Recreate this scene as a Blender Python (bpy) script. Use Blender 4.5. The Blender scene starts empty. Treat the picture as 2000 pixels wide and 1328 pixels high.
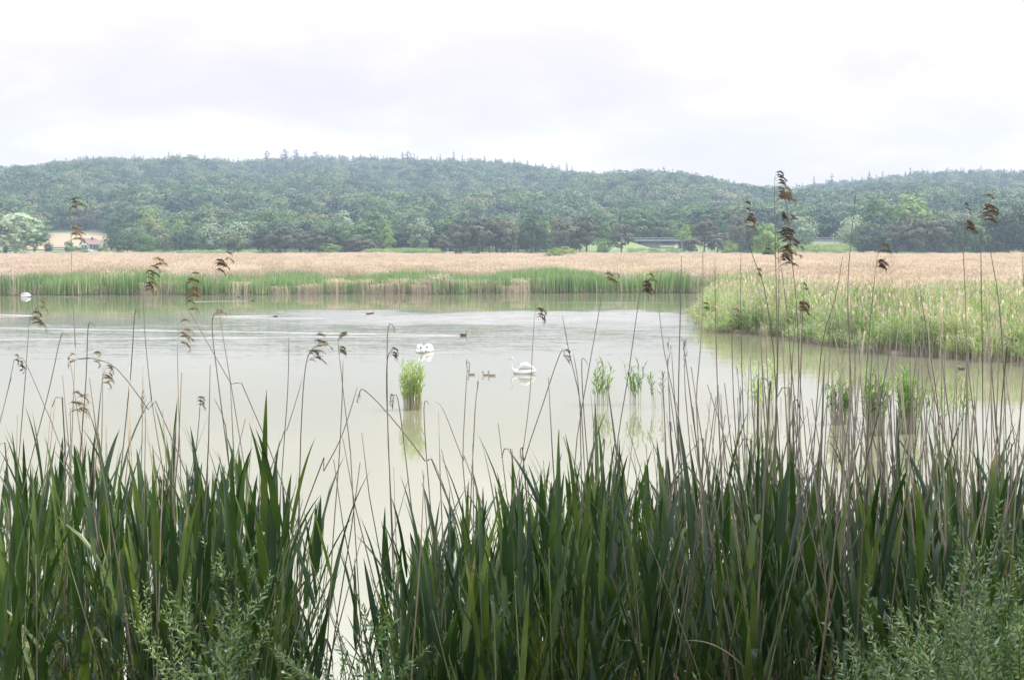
import bpy, math, random
import numpy as np
from mathutils import Vector, Matrix
random.seed(7); np.random.seed(7)
R = math.radians
S = bpy.context.scene
COL = S.collection
uni, gau = random.uniform, random.gauss

# ------------------------------------------------------------------ camera, sky, sun, exposure
F = 3000.0; EYE = 6.3; PITCH = math.atan(186 / F)
cam_d = bpy.data.cameras.new('camera'); cam = bpy.data.objects.new('camera', cam_d); COL.objects.link(cam)
cam.location = (0, 0, EYE); cam.rotation_euler = (math.pi / 2 - PITCH, 0, 0)
cam_d.lens = F / 2000 * 36; cam_d.sensor_width = 36; cam_d.clip_end = 20000; cam_d.clip_start = 0.1
S.camera = cam
SUN_EL, SUN_AZ = 54, 74            # azimuth measured clockwise from +Y (view direction)
S.view_settings.view_transform = 'Standard'; S.view_settings.look = 'None'
S.view_settings.gamma = 1; S.view_settings.use_curve_mapping = False
S.view_settings.exposure = 0.29
S.render.engine = 'CYCLES'
S.cycles.use_denoising = True
S.cycles.max_bounces = 6; S.cycles.diffuse_bounces = 2; S.cycles.glossy_bounces = 3
S.cycles.transmission_bounces = 3; S.cycles.transparent_max_bounces = 8; S.cycles.volume_bounces = 1
S.cycles.caustics_reflective = False; S.cycles.caustics_refractive = False
S.cycles.sample_clamp_indirect = 6

w = bpy.data.worlds.new('World'); S.world = w; w.use_nodes = True
nt = w.node_tree; nt.nodes.clear()
def N(nt, t, **k):
    n = nt.nodes.new(t)
    for a, b in k.items(): setattr(n, a, b)
    return n
def L(nt, a, b): nt.links.new(a, b)
def mathn(nt, op, a, b=None, clamp=False):
    n = N(nt, 'ShaderNodeMath', operation=op); n.use_clamp = clamp
    for i, v in enumerate((a, b)):
        if v is None: continue
        if isinstance(v, (int, float)): n.inputs[i].default_value = v
        else: L(nt, v, n.inputs[i])
    return n.outputs[0]
def ramp(nt, fac, stops, interp='LINEAR'):
    n = N(nt, 'ShaderNodeValToRGB'); n.color_ramp.interpolation = interp
    e = n.color_ramp.elements
    while len(e) < len(stops): e.new(0.5)
    for q, (p, c) in zip(e, stops):
        q.position = p; q.color = (*c, 1) if len(c) == 3 else c
    L(nt, fac, n.inputs[0]); return n.outputs[0]
def mixc(nt, fac, a, b, mode='MIX'):
    n = N(nt, 'ShaderNodeMix', data_type='RGBA', blend_type=mode)
    for s, v in ((0, fac), (6, a), (7, b)):
        if isinstance(v, (int, float)): n.inputs[s].default_value = v
        elif isinstance(v, tuple): n.inputs[s].default_value = (*v, 1)
        else: L(nt, v, n.inputs[s])
    return n.outputs[2]
sky = N(nt, 'ShaderNodeTexSky', sky_type='NISHITA'); sky.sun_disc = False
sky.sun_elevation = R(SUN_EL); sky.sun_rotation = R(SUN_AZ)
b1 = N(nt, 'ShaderNodeBackground'); L(nt, sky.outputs[0], b1.inputs[0]); b1.inputs[1].default_value = 0.1
tc = N(nt, 'ShaderNodeTexCoord')
mp = N(nt, 'ShaderNodeMapping'); L(nt, tc.outputs['Generated'], mp.inputs[0]); mp.inputs['Scale'].default_value = (1, 1, 2.6)
n1 = N(nt, 'ShaderNodeTexNoise'); L(nt, mp.outputs[0], n1.inputs['Vector'])
n1.inputs['Scale'].default_value = 6.5; n1.inputs['Detail'].default_value = 7; n1.inputs['Roughness'].default_value = 0.52
n1.inputs['Distortion'].default_value = 0.25
sep = N(nt, 'ShaderNodeSeparateXYZ'); L(nt, tc.outputs['Generated'], sep.inputs[0])
cl = ramp(nt, n1.outputs[0], [(0.36, (0.640, 0.585, 0.565)), (0.45, (0.675, 0.616, 0.592)), (0.53, (0.725, 0.660, 0.628)), (0.62, (0.83, 0.755, 0.71))])
mr = N(nt, 'ShaderNodeMapRange', interpolation_type='SMOOTHSTEP'); L(nt, sep.outputs[2], mr.inputs[0])
for k_, v_ in ((1, 0.06), (2, 0.45), (3, 0.0), (4, 2.15)): mr.inputs[k_].default_value = v_     # overcast: brighter towards the zenith
g = mathn(nt, 'ADD', mathn(nt, 'ADD', mr.outputs[0], 1.02), mathn(nt, 'MULTIPLY', sep.outputs[0], 0.16))
cl = mixc(nt, mathn(nt, 'MULTIPLY', mr.outputs[0], 0.6, True), cl, (0.61, 0.645, 0.79))
b2 = N(nt, 'ShaderNodeBackground'); L(nt, cl, b2.inputs[0]); L(nt, g, b2.inputs[1])
mx = N(nt, 'ShaderNodeMixShader'); mx.inputs[0].default_value = 0.98
L(nt, b1.outputs[0], mx.inputs[1]); L(nt, b2.outputs[0], mx.inputs[2])
wo = N(nt, 'ShaderNodeOutputWorld'); L(nt, mx.outputs[0], wo.inputs[0])

sl = bpy.data.lights.new('sun', 'SUN'); sl.energy = 4.4; sl.angle = R(0.6); sl.color = (1, 0.94, 0.84)
so = bpy.data.objects.new('sun', sl); COL.objects.link(so)
_el, _az = R(SUN_EL), R(SUN_AZ)
sd = Vector((math.sin(_az) * math.cos(_el), math.cos(_az) * math.cos(_el), math.sin(_el)))
so.rotation_euler = sd.to_track_quat('Z', 'Y').to_euler(); so.location = sd * 50 + Vector((0, 0, 20))

# ------------------------------------------------------------------ helpers
CP, SP = math.cos(PITCH), math.sin(PITCH)
def at(px, py, Y):
    u = (px - 1000) / F; v = (664 - py) / F
    d = Vector((u, CP + v * SP, -SP + v * CP))
    return Vector((0, 0, EYE)) + d * (Y / d.y)
def on_water(px, py):
    u = (px - 1000) / F; v = (664 - py) / F
    d = Vector((u, CP + v * SP, -SP + v * CP))
    return Vector((0, 0, EYE)) + d * (-EYE / d.z)
def pyx(p):       # world -> pixel
    x, y, z = p[0], p[1], p[2] - EYE
    f = y * CP - z * SP
    return 1000 + F * x / f, 664 - F * (y * SP + z * CP) / f

class MB:
    def __init__(s): s.v = []; s.f = []; s.r = []; s.m = []
    def add(s, vs, fs, r=0.5, m=0):
        o = len(s.v); s.v.extend(vs)
        for f in fs: s.f.append([i + o for i in f]); s.m.append(m)
        s.r.extend([r] * len(vs))
    def quad(s, a, b, c, d, r=0.5, m=0): s.add([a, b, c, d], [(0, 1, 2, 3)], r, m)
    def box(s, c, d, m=0, rz=0, r=0.5):
        x, y, z = d[0] / 2, d[1] / 2, d[2] / 2; cs, sn = math.cos(rz), math.sin(rz)
        vs = [(c[0] + (i * x) * cs - (j * y) * sn, c[1] + (i * x) * sn + (j * y) * cs, c[2] + k * z) for i in (-1, 1) for j in (-1, 1) for k in (-1, 1)]
        s.add(vs, [(0, 1, 3, 2), (4, 6, 7, 5), (0, 4, 5, 1), (2, 3, 7, 6), (0, 2, 6, 4), (1, 5, 7, 3)], r, m)
    def tube(s, pts, rad, n=5, r=0.5, m=0, cap=True):
        pts = [Vector(p) for p in pts]; vs = []; fs = []
        for i, p in enumerate(pts):
            t = (pts[min(i + 1, len(pts) - 1)] - pts[max(i - 1, 0)]).normalized()
            a = t.cross(Vector((0.13, 1, 0.21))).normalized(); b = t.cross(a)
            q = rad[i] if hasattr(rad, '__len__') else rad
            for k in range(n):
                an = 2 * math.pi * k / n
                vs.append(tuple(p + a * math.cos(an) * q + b * math.sin(an) * q))
        for i in range(len(pts) - 1):
            for k in range(n):
                fs.append((i * n + k, i * n + (k + 1) % n, (i + 1) * n + (k + 1) % n, (i + 1) * n + k))
        if cap: fs.append(tuple(range(n))[::-1]); fs.append(tuple((len(pts) - 1) * n + k for k in range(n)))
        s.add(vs, fs, r, m)
    def loft(s, secs, n=12, r=0.5, m=0):   # secs: (centre, axis_u, axis_v)
        vs = []; fs = []
        for c, a, b in secs:
            c, a, b = Vector(c), Vector(a), Vector(b)
            for k in range(n):
                an = 2 * math.pi * k / n; vs.append(tuple(c + a * math.cos(an) + b * math.sin(an)))
        for i in range(len(secs) - 1):
            for k in range(n): fs.append((i * n + k, i * n + (k + 1) % n, (i + 1) * n + (k + 1) % n, (i + 1) * n + k))
        fs.append(tuple(range(n))[::-1]); fs.append(tuple((len(secs) - 1) * n + k for k in range(n)))
        s.add(vs, fs, r, m)
    def mesh(s, name, mats, smooth=False):
        me = bpy.data.meshes.new(name); me.from_pydata([tuple(v) for v in s.v], [], s.f)
        for q in (mats if isinstance(mats, (list, tuple)) else [mats]): me.materials.append(q)
        if any(s.m): me.polygons.foreach_set('material_index', s.m)
        a = me.attributes.new('rnd', 'FLOAT', 'POINT'); a.data.foreach_set('value', s.r)
        if smooth: me.polygons.foreach_set('use_smooth', [True] * len(s.f))
        me.update(); return me
    def build(s, name, mats, parent=None, smooth=False):
        o = bpy.data.objects.new(name, s.mesh(name, mats, smooth)); COL.objects.link(o)
        if parent: o.parent = parent
        return o
def tag(o, label=None, cat=None, group=None, kind=None):
    if label: o['label'] = label
    if cat: o['category'] = cat
    if group: o['group'] = group
    if kind: o['kind'] = kind
    return o
def empty(name, loc=(0, 0, 0), rz=0):
    o = bpy.data.objects.new(name, None); COL.objects.link(o); o.location = loc; o.rotation_euler = (0, 0, rz)
    o.empty_display_size = 0.1; return o
def link(name, me, parent=None):
    o = bpy.data.objects.new(name, me); COL.objects.link(o)
    if parent: o.parent = parent
    return o
def copy_tree(o, parent=None):
    c = o.copy(); COL.objects.link(c)
    if parent: c.parent = parent
    for ch in o.children: copy_tree(ch, c)
    return c

# ------------------------------------------------------------------ materials
def mat(name, stops, rough=0.6, trans=0.0, noise=None, spec=0.3, objrand=0.5, bump=0, tcol=1.0, streak=None):
    """colour picked along stops by a mix of the rnd attribute and the object's own random"""
    m = bpy.data.materials.new(name); m.use_nodes = True; t = m.node_tree
    bs = t.nodes['Principled BSDF']; out = t.nodes['Material Output']
    at_ = N(t, 'ShaderNodeAttribute', attribute_name='rnd'); oi = N(t, 'ShaderNodeObjectInfo')
    f = mathn(t, 'ADD', mathn(t, 'MULTIPLY', at_.outputs['Fac'], 1 - objrand), mathn(t, 'MULTIPLY', oi.outputs['Random'], objrand))
    if noise:
        ge = N(t, 'ShaderNodeNewGeometry'); nn = N(t, 'ShaderNodeTexNoise'); nn.inputs['Scale'].default_value = noise[0]; nn.inputs['Detail'].default_value = 4
        L(t, ge.outputs['Position'], nn.inputs['Vector'])
        f = mathn(t, 'ADD', f, mathn(t, 'MULTIPLY', mathn(t, 'SUBTRACT', nn.outputs[0], 0.5), noise[1]))
        if bump:
            b = N(t, 'ShaderNodeBump'); b.inputs['Strength'].default_value = bump; L(t, nn.outputs[0], b.inputs['Height']); L(t, b.outputs[0], bs.inputs['Normal'])
    c = ramp(t, f, stops)
    L(t, c, bs.inputs['Base Color']); bs.inputs['Roughness'].default_value = rough
    bs.inputs['Specular IOR Level'].default_value = spec
    if trans:
        tr = N(t, 'ShaderNodeBsdfTranslucent')
        hs = mixc(t, 1.0, c, (1.5 * tcol, 1.6 * tcol, 0.6 * tcol), 'MULTIPLY'); L(t, hs, tr.inputs[0])
        ms = N(t, 'ShaderNodeMixShader'); ms.inputs[0].default_value = trans
        L(t, bs.outputs[0], ms.inputs[1]); L(t, tr.outputs[0], ms.inputs[2]); L(t, ms.outputs[0], out.inputs[0])
    return m
def ramp3(a, b, c=None): return [(0.1, a), (0.9, b)] if c is None else [(0.1, a), (0.5, b), (0.9, c)]
M = {}
M['leaf_green'] = mat('green_reed_leaf', ramp3((0.018, 0.042, 0.019), (0.040, 0.080, 0.024), (0.15, 0.20, 0.055)) + [(1.0, (0.34, 0.29, 0.13))], 0.38, 0.32, (5, 0.7), 0.5, 0.6)
M['dead_leaf'] = mat('dead_reed_leaf', ramp3((0.20, 0.155, 0.09), (0.34, 0.27, 0.16), (0.50, 0.42, 0.27)), 0.7, 0.3, (9, .6))
M['stem_green'] = mat('green_reed_stem', ramp3((0.07, 0.12, 0.03), (0.16, 0.17, 0.06)), 0.5)
M['dry_stem'] = mat('dry_reed_stem', ramp3((0.13, 0.112, 0.085), (0.23, 0.195, 0.145), (0.48, 0.39, 0.26)), 0.6, 0, (9, 0.5))
M['plume'] = mat('reed_plume', ramp3((0.12, 0.082, 0.066), (0.23, 0.16, 0.13), (0.42, 0.31, 0.25)), 0.8, 0.25)
M['willow_leaf'] = mat('willow_leaf', ramp3((0.06, 0.13, 0.045), (0.14, 0.235, 0.085), (0.40, 0.48, 0.26)), 0.3, 0.28, None, 0.7)
M['twig'] = mat('twig_bark', ramp3((0.10, 0.07, 0.04), (0.19, 0.15, 0.07)), 0.7)
M['bark'] = mat('tree_bark', ramp3((0.09, 0.075, 0.06), (0.16, 0.13, 0.10)), 0.85, 0, (3, 0.4))
FOL = {
 'broadleaf': ((0.050, 0.11, 0.032), (0.085, 0.165, 0.042), (0.14, 0.22, 0.065)),
 'dark': ((0.022, 0.050, 0.024), (0.032, 0.070, 0.027), (0.055, 0.10, 0.035)),
 'willow': ((0.15, 0.20, 0.125), (0.215, 0.275, 0.17), (0.31, 0.365, 0.235)),
 'lime': ((0.12, 0.19, 0.045), (0.18, 0.27, 0.06), (0.27, 0.35, 0.09)),
 'pine': ((0.055, 0.070, 0.038), (0.088, 0.098, 0.055), (0.14, 0.145, 0.085)),
 'spruce': ((0.020, 0.040, 0.024), (0.028, 0.055, 0.03), (0.040, 0.075, 0.035)),
 'field_bush': ((0.14, 0.19, 0.06), (0.20, 0.26, 0.08), (0.27, 0.33, 0.12)),
}
for k, v in FOL.items(): M[k] = mat(k + '_foliage', ramp3(*v), 0.6, 0.22, None, 0.25)
M['forest'] = mat('forest_foliage', [(0.12, (0.016, 0.040, 0.024)), (0.38, (0.034, 0.080, 0.030)), (0.58, (0.060, 0.125, 0.040)), (0.76, (0.11, 0.18, 0.058)), (0.90, (0.16, 0.165, 0.085))], 0.6, 0.2, (0.012, 0.6), 0.25, 0.88)
M['far_green'] = mat('far_reed_green', ramp3((0.08, 0.16, 0.065), (0.15, 0.26, 0.09), (0.32, 0.39, 0.19)), 0.6, 0.25, (0.05, 0.6), 0.3, 0.35)
M['far_straw'] = mat('far_reed_straw', ramp3((0.30, 0.235, 0.185), (0.46, 0.37, 0.30), (0.66, 0.56, 0.47)), 0.7, 0.15, None, 0.2, 0.3)
M['far_plume'] = mat('far_reed_plume', ramp3((0.38, 0.28, 0.255), (0.55, 0.425, 0.405), (0.72, 0.595, 0.57)), 0.8, 0.3, (0.035, 0.9), 0.1, 0.35)
M['mid_green'] = mat('mid_reed_green', ramp3((0.085, 0.155, 0.036), (0.165, 0.26, 0.062), (0.36, 0.43, 0.17)), 0.5, 0.3, (0.16, 1.1), 0.35, 0.3)
M['swan_white'] = mat('swan_feather', ramp3((0.60, 0.585, 0.56), (0.74, 0.72, 0.69)), 0.6, 0, (4, 0.6))
M['orange'] = mat('orange_bill', ramp3((0.65, 0.22, 0.06), (0.7, 0.25, 0.07)), 0.45)
M['black'] = mat('black_skin', ramp3((0.015, 0.015, 0.015), (0.03, 0.03, 0.03)), 0.4)
M['cygnet'] = mat('cygnet_down', ramp3((0.27, 0.225, 0.19), (0.36, 0.30, 0.25)), 0.9)
M['duck_brown'] = mat('duck_brown', ramp3((0.08, 0.055, 0.04), (0.13, 0.09, 0.065)), 0.7, 0, (20, 0.6))
M['duck_pale'] = mat('duck_pale', ramp3((0.45, 0.42, 0.38), (0.55, 0.5, 0.46)), 0.7)
M['rust'] = mat('rusty_feather', ramp3((0.25, 0.09, 0.04), (0.3, 0.11, 0.05)), 0.8)
M['render'] = mat('white_render', ramp3((0.70, 0.72, 0.74), (0.76, 0.77, 0.78)), 0.8, 0, (1.5, 0.5))
M['roof'] = mat('roof_tile', ramp3((0.17, 0.115, 0.10), (0.23, 0.155, 0.135)), 0.8, 0, (2.5, 0.9))
M['red_roof'] = mat('red_roof_tile', ramp3((0.27, 0.14, 0.11), (0.33, 0.18, 0.14)), 0.8, 0, (2.5, 0.6))
M['glass'] = mat('window_glass', ramp3((0.03, 0.04, 0.05), (0.05, 0.06, 0.07)), 0.1, 0, None, 0.6)
M['wood'] = mat('dark_wood', ramp3((0.12, 0.08, 0.06), (0.18, 0.12, 0.09)), 0.7)
M['concrete'] = mat('concrete', ramp3((0.22, 0.225, 0.235), (0.30, 0.30, 0.31)), 0.85, 0, (0.6, 0.8))
M['steel'] = mat('galvanised_steel', ramp3((0.24, 0.25, 0.27), (0.32, 0.33, 0.35)), 0.5)
M['asphalt'] = mat('asphalt', ramp3((0.05, 0.05, 0.052), (0.06, 0.06, 0.06)), 0.9)
M['red_paint'] = mat('red_paint', ramp3((0.6, 0.09, 0.05), (0.65, 0.11, 0.06)), 0.5)
M['white_paint'] = mat('white_paint', ramp3((0.8, 0.8, 0.79), (0.82, 0.82, 0.81)), 0.5)
M['wheat'] = mat('ripening_grain', ramp3((0.25, 0.195, 0.105), (0.33, 0.255, 0.14)), 0.85, 0, (0.06, 1.4))

# ground material: meadow / forest floor / mud by world position and noise
def ground_mat():
    m = bpy.data.materials.new('earth_and_meadow'); m.use_nodes = True; t = m.node_tree; bs = t.nodes['Principled BSDF']
    ge = N(t, 'ShaderNodeNewGeometry'); sp = N(t, 'ShaderNodeSeparateXYZ'); L(t, ge.outputs['Position'], sp.inputs[0])
    nn = N(t, 'ShaderNodeTexNoise'); nn.inputs['Scale'].default_value = 0.06; nn.inputs['Detail'].default_value = 8; L(t, ge.outputs['Position'], nn.inputs['Vector'])
    n2 = N(t, 'ShaderNodeTexNoise'); n2.inputs['Scale'].default_value = 3; n2.inputs['Detail'].default_value = 6; L(t, ge.outputs['Position'], n2.inputs['Vector'])
    meadow = ramp(t, nn.outputs[0], [(0.3, (0.065, 0.11, 0.035)), (0.5, (0.10, 0.155, 0.05)), (0.7, (0.16, 0.19, 0.075))])
    mud = ramp(t, n2.outputs[0], [(0.3, (0.035, 0.028, 0.018)), (0.6, (0.08, 0.065, 0.035)), (0.75, (0.06, 0.08, 0.03))])
    marsh = ramp(t, n2.outputs[0], [(0.3, (0.18, 0.14, 0.08)), (0.7, (0.36, 0.28, 0.18))])
    fy = mathn(t, 'MULTIPLY', mathn(t, 'SUBTRACT', sp.outputs[1], 600), 0.02, True)
    f0 = mathn(t, 'MULTIPLY', mathn(t, 'SUBTRACT', sp.outputs[1], 60), 0.1, True)
    c = mixc(t, f0, mud, marsh); c = mixc(t, fy, c, meadow)
    L(t, c, bs.inputs['Base Color']); bs.inputs['Roughness'].default_value = 0.9
    return m
M['ground'] = ground_mat()

# ------------------------------------------------------------------ terrain
def interp(x, tab): return float(np.interp(x, [a for a, _ in tab], [b for _, b in tab]))
BANK = [(0, 70), (60, 60), (75, 31), (81, 27), (89, 21), (104, 18.5), (112, 14.6), (125, 15.6), (140, 17.6), (155, 19.6), (189, 24.6), (203, 26)]
BY = [max(a, 0) for a, _ in BANK]
def bank_x(Y): return float(np.interp(Y, [a for a, _ in BANK], [b for _, b in BANK])) + 1.0 + 0.5 * math.sin(Y * 0.55) + 0.4 * math.sin(Y * 1.7)
def shore_y(X): return float(np.interp(X, [-80, -40, 0, 20, 60], [192, 196, 201, 204, 206])) + 1.1 * math.sin(X * 0.21) + 0.5 * math.sin(X * 0.83)
def in_marsh(X, Y): return Y > shore_y(X) or (Y > 60 and X > bank_x(Y))
RIDGE = [(-700, 345), (-300, 342), (0, 330), (60, 322), (130, 313), (180, 307), (330, 303), (500, 306), (560, 303), (700, 304), (800, 304), (900, 308), (1000, 316),
         (1100, 328), (1200, 337), (1300, 345), (1400, 356), (1500, 366), (1560, 359), (1620, 349), (1750, 339), (1900, 331), (2000, 331), (2300, 322), (2800, 330)]
BASE = [(-50, 4.9), (2, 4.65), (6, 3.3), (10, 1.6), (15, -0.4), (22, -1.6)]
def ridge_z(px):
    return EYE + (478 - interp(px, RIDGE)) / F * 2000 - 19
def zg(X, Y):
    if Y < 40: return interp(Y, BASE) + 0.06 * math.sin(X * 2.1 + Y)
    if Y < 600:
        if Y < 215 and not in_marsh(X, Y): return -1.6
        return 0.16 + 0.04 * math.sin(X * 0.7) * math.sin(Y * 0.5)
    z = float(np.interp(Y, [600, 700, 760, 950], [0.16, 3.6, 6.0, 13.2]))
    if Y > 950:
        t = (Y - 950) / 1050.0
        px = 1000 + X / 2000 * F if Y >= 2000 else 1000 + X / Y * F
        px = 1000 + F * X / (0.5 * Y + 1000)
        rz = ridge_z(px)
        if Y <= 2000:
            z = 13.2 + (rz - 13.2) * (0.82 * t + 0.18 * t * t)
            a = math.sin(math.pi * t)
            z += a * (7 * math.sin(X * 0.011 + Y * 0.004) + 5 * math.sin(X * 0.023 - Y * 0.006 + 1) + 3 * math.sin(X * 0.05 + Y * 0.01 + 2))
        else: z = rz - (Y - 2000) * 0.05
    return z
def sheet(name, xs, ys, zf, m):
    V = [(x, y, zf(x, y)) for y in ys for x in xs]; nx = len(xs)
    Fc = [(j * nx + i, j * nx + i + 1, (j + 1) * nx + i + 1, (j + 1) * nx + i) for j in range(len(ys) - 1) for i in range(nx - 1)]
    me = bpy.data.meshes.new(name); me.from_pydata(V, [], Fc); me.materials.append(m)
    me.polygons.foreach_set('use_smooth', [True] * len(Fc)); me.update()
    o = link(name, me); tag(o, kind='structure'); return o
def rng(*seg):
    out = []
    for a, b, s in seg:
        out += list(np.arange(a, b, s))
    return out
gx = rng((-3200, -900, 230), (-900, -100, 25), (-100, 12, 4), (12, 40, 1.0), (40, 100, 4), (100, 900, 25), (900, 3300, 230))
gy = rng((-60, 0, 10), (0, 24, 2), (24, 60, 6), (60, 215, 2), (215, 600, 22), (600, 1000, 20), (1000, 2100, 27), (2100, 2500, 80))
ground = sheet('ground', gx, gy, zg, M['ground'])

# ------------------------------------------------------------------ water
def water_mat():
    m = bpy.data.materials.new('lake_water'); m.use_nodes = True; t = m.node_tree; bs = t.nodes['Principled BSDF']
    ge = N(t, 'ShaderNodeNewGeometry'); sp = N(t, 'ShaderNodeSeparateXYZ'); L(t, ge.outputs['Position'], sp.inputs[0])
    X, Y = sp.outputs[0], sp.outputs[1]
    def noise(sx, sy, sc, det=3, rough=0.5):
        mp = N(t, 'ShaderNodeMapping'); L(t, ge.outputs['Position'], mp.inputs[0]); mp.inputs['Scale'].default_value = (sx, sy, 1)
        n = N(t, 'ShaderNodeTexNoise'); n.inputs['Scale'].default_value = sc; n.inputs['Detail'].default_value = det; n.inputs['Roughness'].default_value = rough
        L(t, mp.outputs[0], n.inputs['Vector']); return n.outputs[0]
    # wind-ruffled bands by distance, edges made uneven by broad noise
    yw = mathn(t, 'ADD', Y, mathn(t, 'MULTIPLY', mathn(t, 'SUBTRACT', noise(0.07, 0.05, 1, 6), 0.5), 44))
    yn = mathn(t, 'DIVIDE', yw, 220.0, True)
    band = ramp(t, yn, [(0.0, (0.012,) * 3), (0.25, (0.02,) * 3), (0.36, (0.10,) * 3), (0.45, (0.22,) * 3), (0.54, (0.26,) * 3), (0.575, (0.6,) * 3),
                        (0.645, (0.65,) * 3), (0.67, (0.2,) * 3), (0.69, (0.03,) * 3), (0.95, (0.025,) * 3)])
    # left side of the far band is calmer, right end sheltered
    # wakes: (x0,y0,x1,y1, half width m)
    bx = mathn(t, 'MULTIPLY', mathn(t, 'MULTIPLY', mathn(t, 'ADD', X, 30), 0.05, True), mathn(t, 'MULTIPLY', mathn(t, 'SUBTRACT', 17, X), 0.2, True))
    far = mathn(t, 'MULTIPLY', mathn(t, 'SUBTRACT', yn, 0.53), 30, True)
    tot = mathn(t, 'MULTIPLY', band, mathn(t, 'SUBTRACT', 1.0, mathn(t, 'MULTIPLY', far, mathn(t, 'MULTIPLY', mathn(t, 'SUBTRACT', 1.0, bx), 0.85))))
    wn = mathn(t, 'MULTIPLY', noise(0.22, 0.6, 1, 3, .6), 1.5)
    for (p0, p1, hw, st) in WAKES:
        (x0, y0), (x1, y1) = p0, p1
        k = (y1 - y0) / (x1 - x0)
        d = mathn(t, 'ABSOLUTE', mathn(t, 'SUBTRACT', Y, mathn(t, 'ADD', mathn(t, 'MULTIPLY', mathn(t, 'SUBTRACT', X, x0), k), y0)))
        a = mathn(t, 'MULTIPLY', mathn(t, 'SUBTRACT', 1.0, mathn(t, 'DIVIDE', d, hw), True), wn)
        lo, hi = min(x0, x1), max(x0, x1)
        b = mathn(t, 'MULTIPLY', mathn(t, 'MULTIPLY', mathn(t, 'SUBTRACT', X, lo), 0.5, True), mathn(t, 'MULTIPLY', mathn(t, 'SUBTRACT', hi, X), 1.5, True))
        tot = mathn(t, 'ADD', tot, mathn(t, 'MULTIPLY', mathn(t, 'MULTIPLY', a, b), st * 1.5))
    def ncol(sx, sy, sc, det):
        mp = N(t, 'ShaderNodeMapping'); L(t, ge.outputs['Position'], mp.inputs[0]); mp.inputs['Scale'].default_value = (sx, sy, 1)
        n = N(t, 'ShaderNodeTexNoise'); n.inputs['Scale'].default_value = sc; n.inputs['Detail'].default_value = det; n.inputs['Roughness'].default_value = 0.6
        L(t, mp.outputs[0], n.inputs['Vector']); sp_ = N(t, 'ShaderNodeSeparateXYZ'); L(t, n.outputs['Color'], sp_.inputs[0]); return sp_.outputs
    A, B = ncol(1.0, 3.0, 2.4, 2), ncol(0.25, 1.3, 1.3, 2)
    def slope(i, k):
        v = mathn(t, 'ADD', mathn(t, 'MULTIPLY', A[i], 0.6), mathn(t, 'MULTIPLY', B[i], 0.6)); return mathn(t, 'MULTIPLY', mathn(t, 'MULTIPLY', mathn(t, 'SUBTRACT', v, 0.6), k), tot)
    cb = N(t, 'ShaderNodeCombineXYZ'); L(t, slope(0, 0.16), cb.inputs[0]); L(t, mathn(t, 'SUBTRACT', slope(1, 0.42), mathn(t, 'MULTIPLY', mathn(t, 'MAXIMUM', mathn(t, 'SUBTRACT', tot, 0.25), 0.0), 0.11)), cb.inputs[1]); cb.inputs[2].default_value = 1
    vn = N(t, 'ShaderNodeVectorMath', operation='NORMALIZE'); L(t, cb.outputs[0], vn.inputs[0])
    
    c = ramp(t, noise(0.02, 0.02, 1, 4), [(0.3, (0.205, 0.202, 0.115)), (0.7, (0.235, 0.234, 0.145))])
    gl = N(t, 'ShaderNodeBsdfGlossy'); gl.inputs['Roughness'].default_value = 0.03; L(t, vn.outputs[0], gl.inputs['Normal'])
    df = N(t, 'ShaderNodeBsdfDiffuse'); L(t, c, df.inputs[0])
    fr = N(t, 'ShaderNodeFresnel'); fr.inputs['IOR'].default_value = 1.8
    ms = N(t, 'ShaderNodeMixShader'); L(t, fr.outputs[0], ms.inputs[0]); L(t, df.outputs[0], ms.inputs[1]); L(t, gl.outputs[0], ms.inputs[2])
    L(t, ms.outputs[0], t.nodes['Material Output'].inputs[0]); t.nodes.remove(bs)
    return m
def wk(p, q, hw, st):
    a, b = on_water(*p), on_water(*q); return ((a.x, a.y), (b.x, b.y), hw, st)
WAKES = [wk((900, 655), (-60, 640), 0.9, .7), wk((900, 656), (-60, 664), 0.75, .8), wk((60, 580), (-60, 580), 4.0, .9), wk((165, 581), (50, 579.5), 2.4, 0.7),
         wk((534, 617), (400, 619), 1.6, 0.9), wk((492, 588), (330, 590), 1.7, 0.7), wk((1370, 592), (1000, 590.5), 1.1, 0.45), wk((70, 617), (-60, 613), 1.2, 1.0), wk((70, 617), (-60, 620), 1.2, 1.0),
         wk((640, 622), (420, 621), 1.2, 0.6), wk((1400, 571), (700, 571.5), 2.6, 0.5), wk((1180, 690), (780, 688), 0.6, 0.35)]
M['water'] = water_mat()
wb = MB(); wb.quad((-600, 9, 0), (600, 9, 0), (600, 260, 0), (-600, 260, 0))
water = wb.build('water', M['water']); tag(water, kind='structure')

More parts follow.
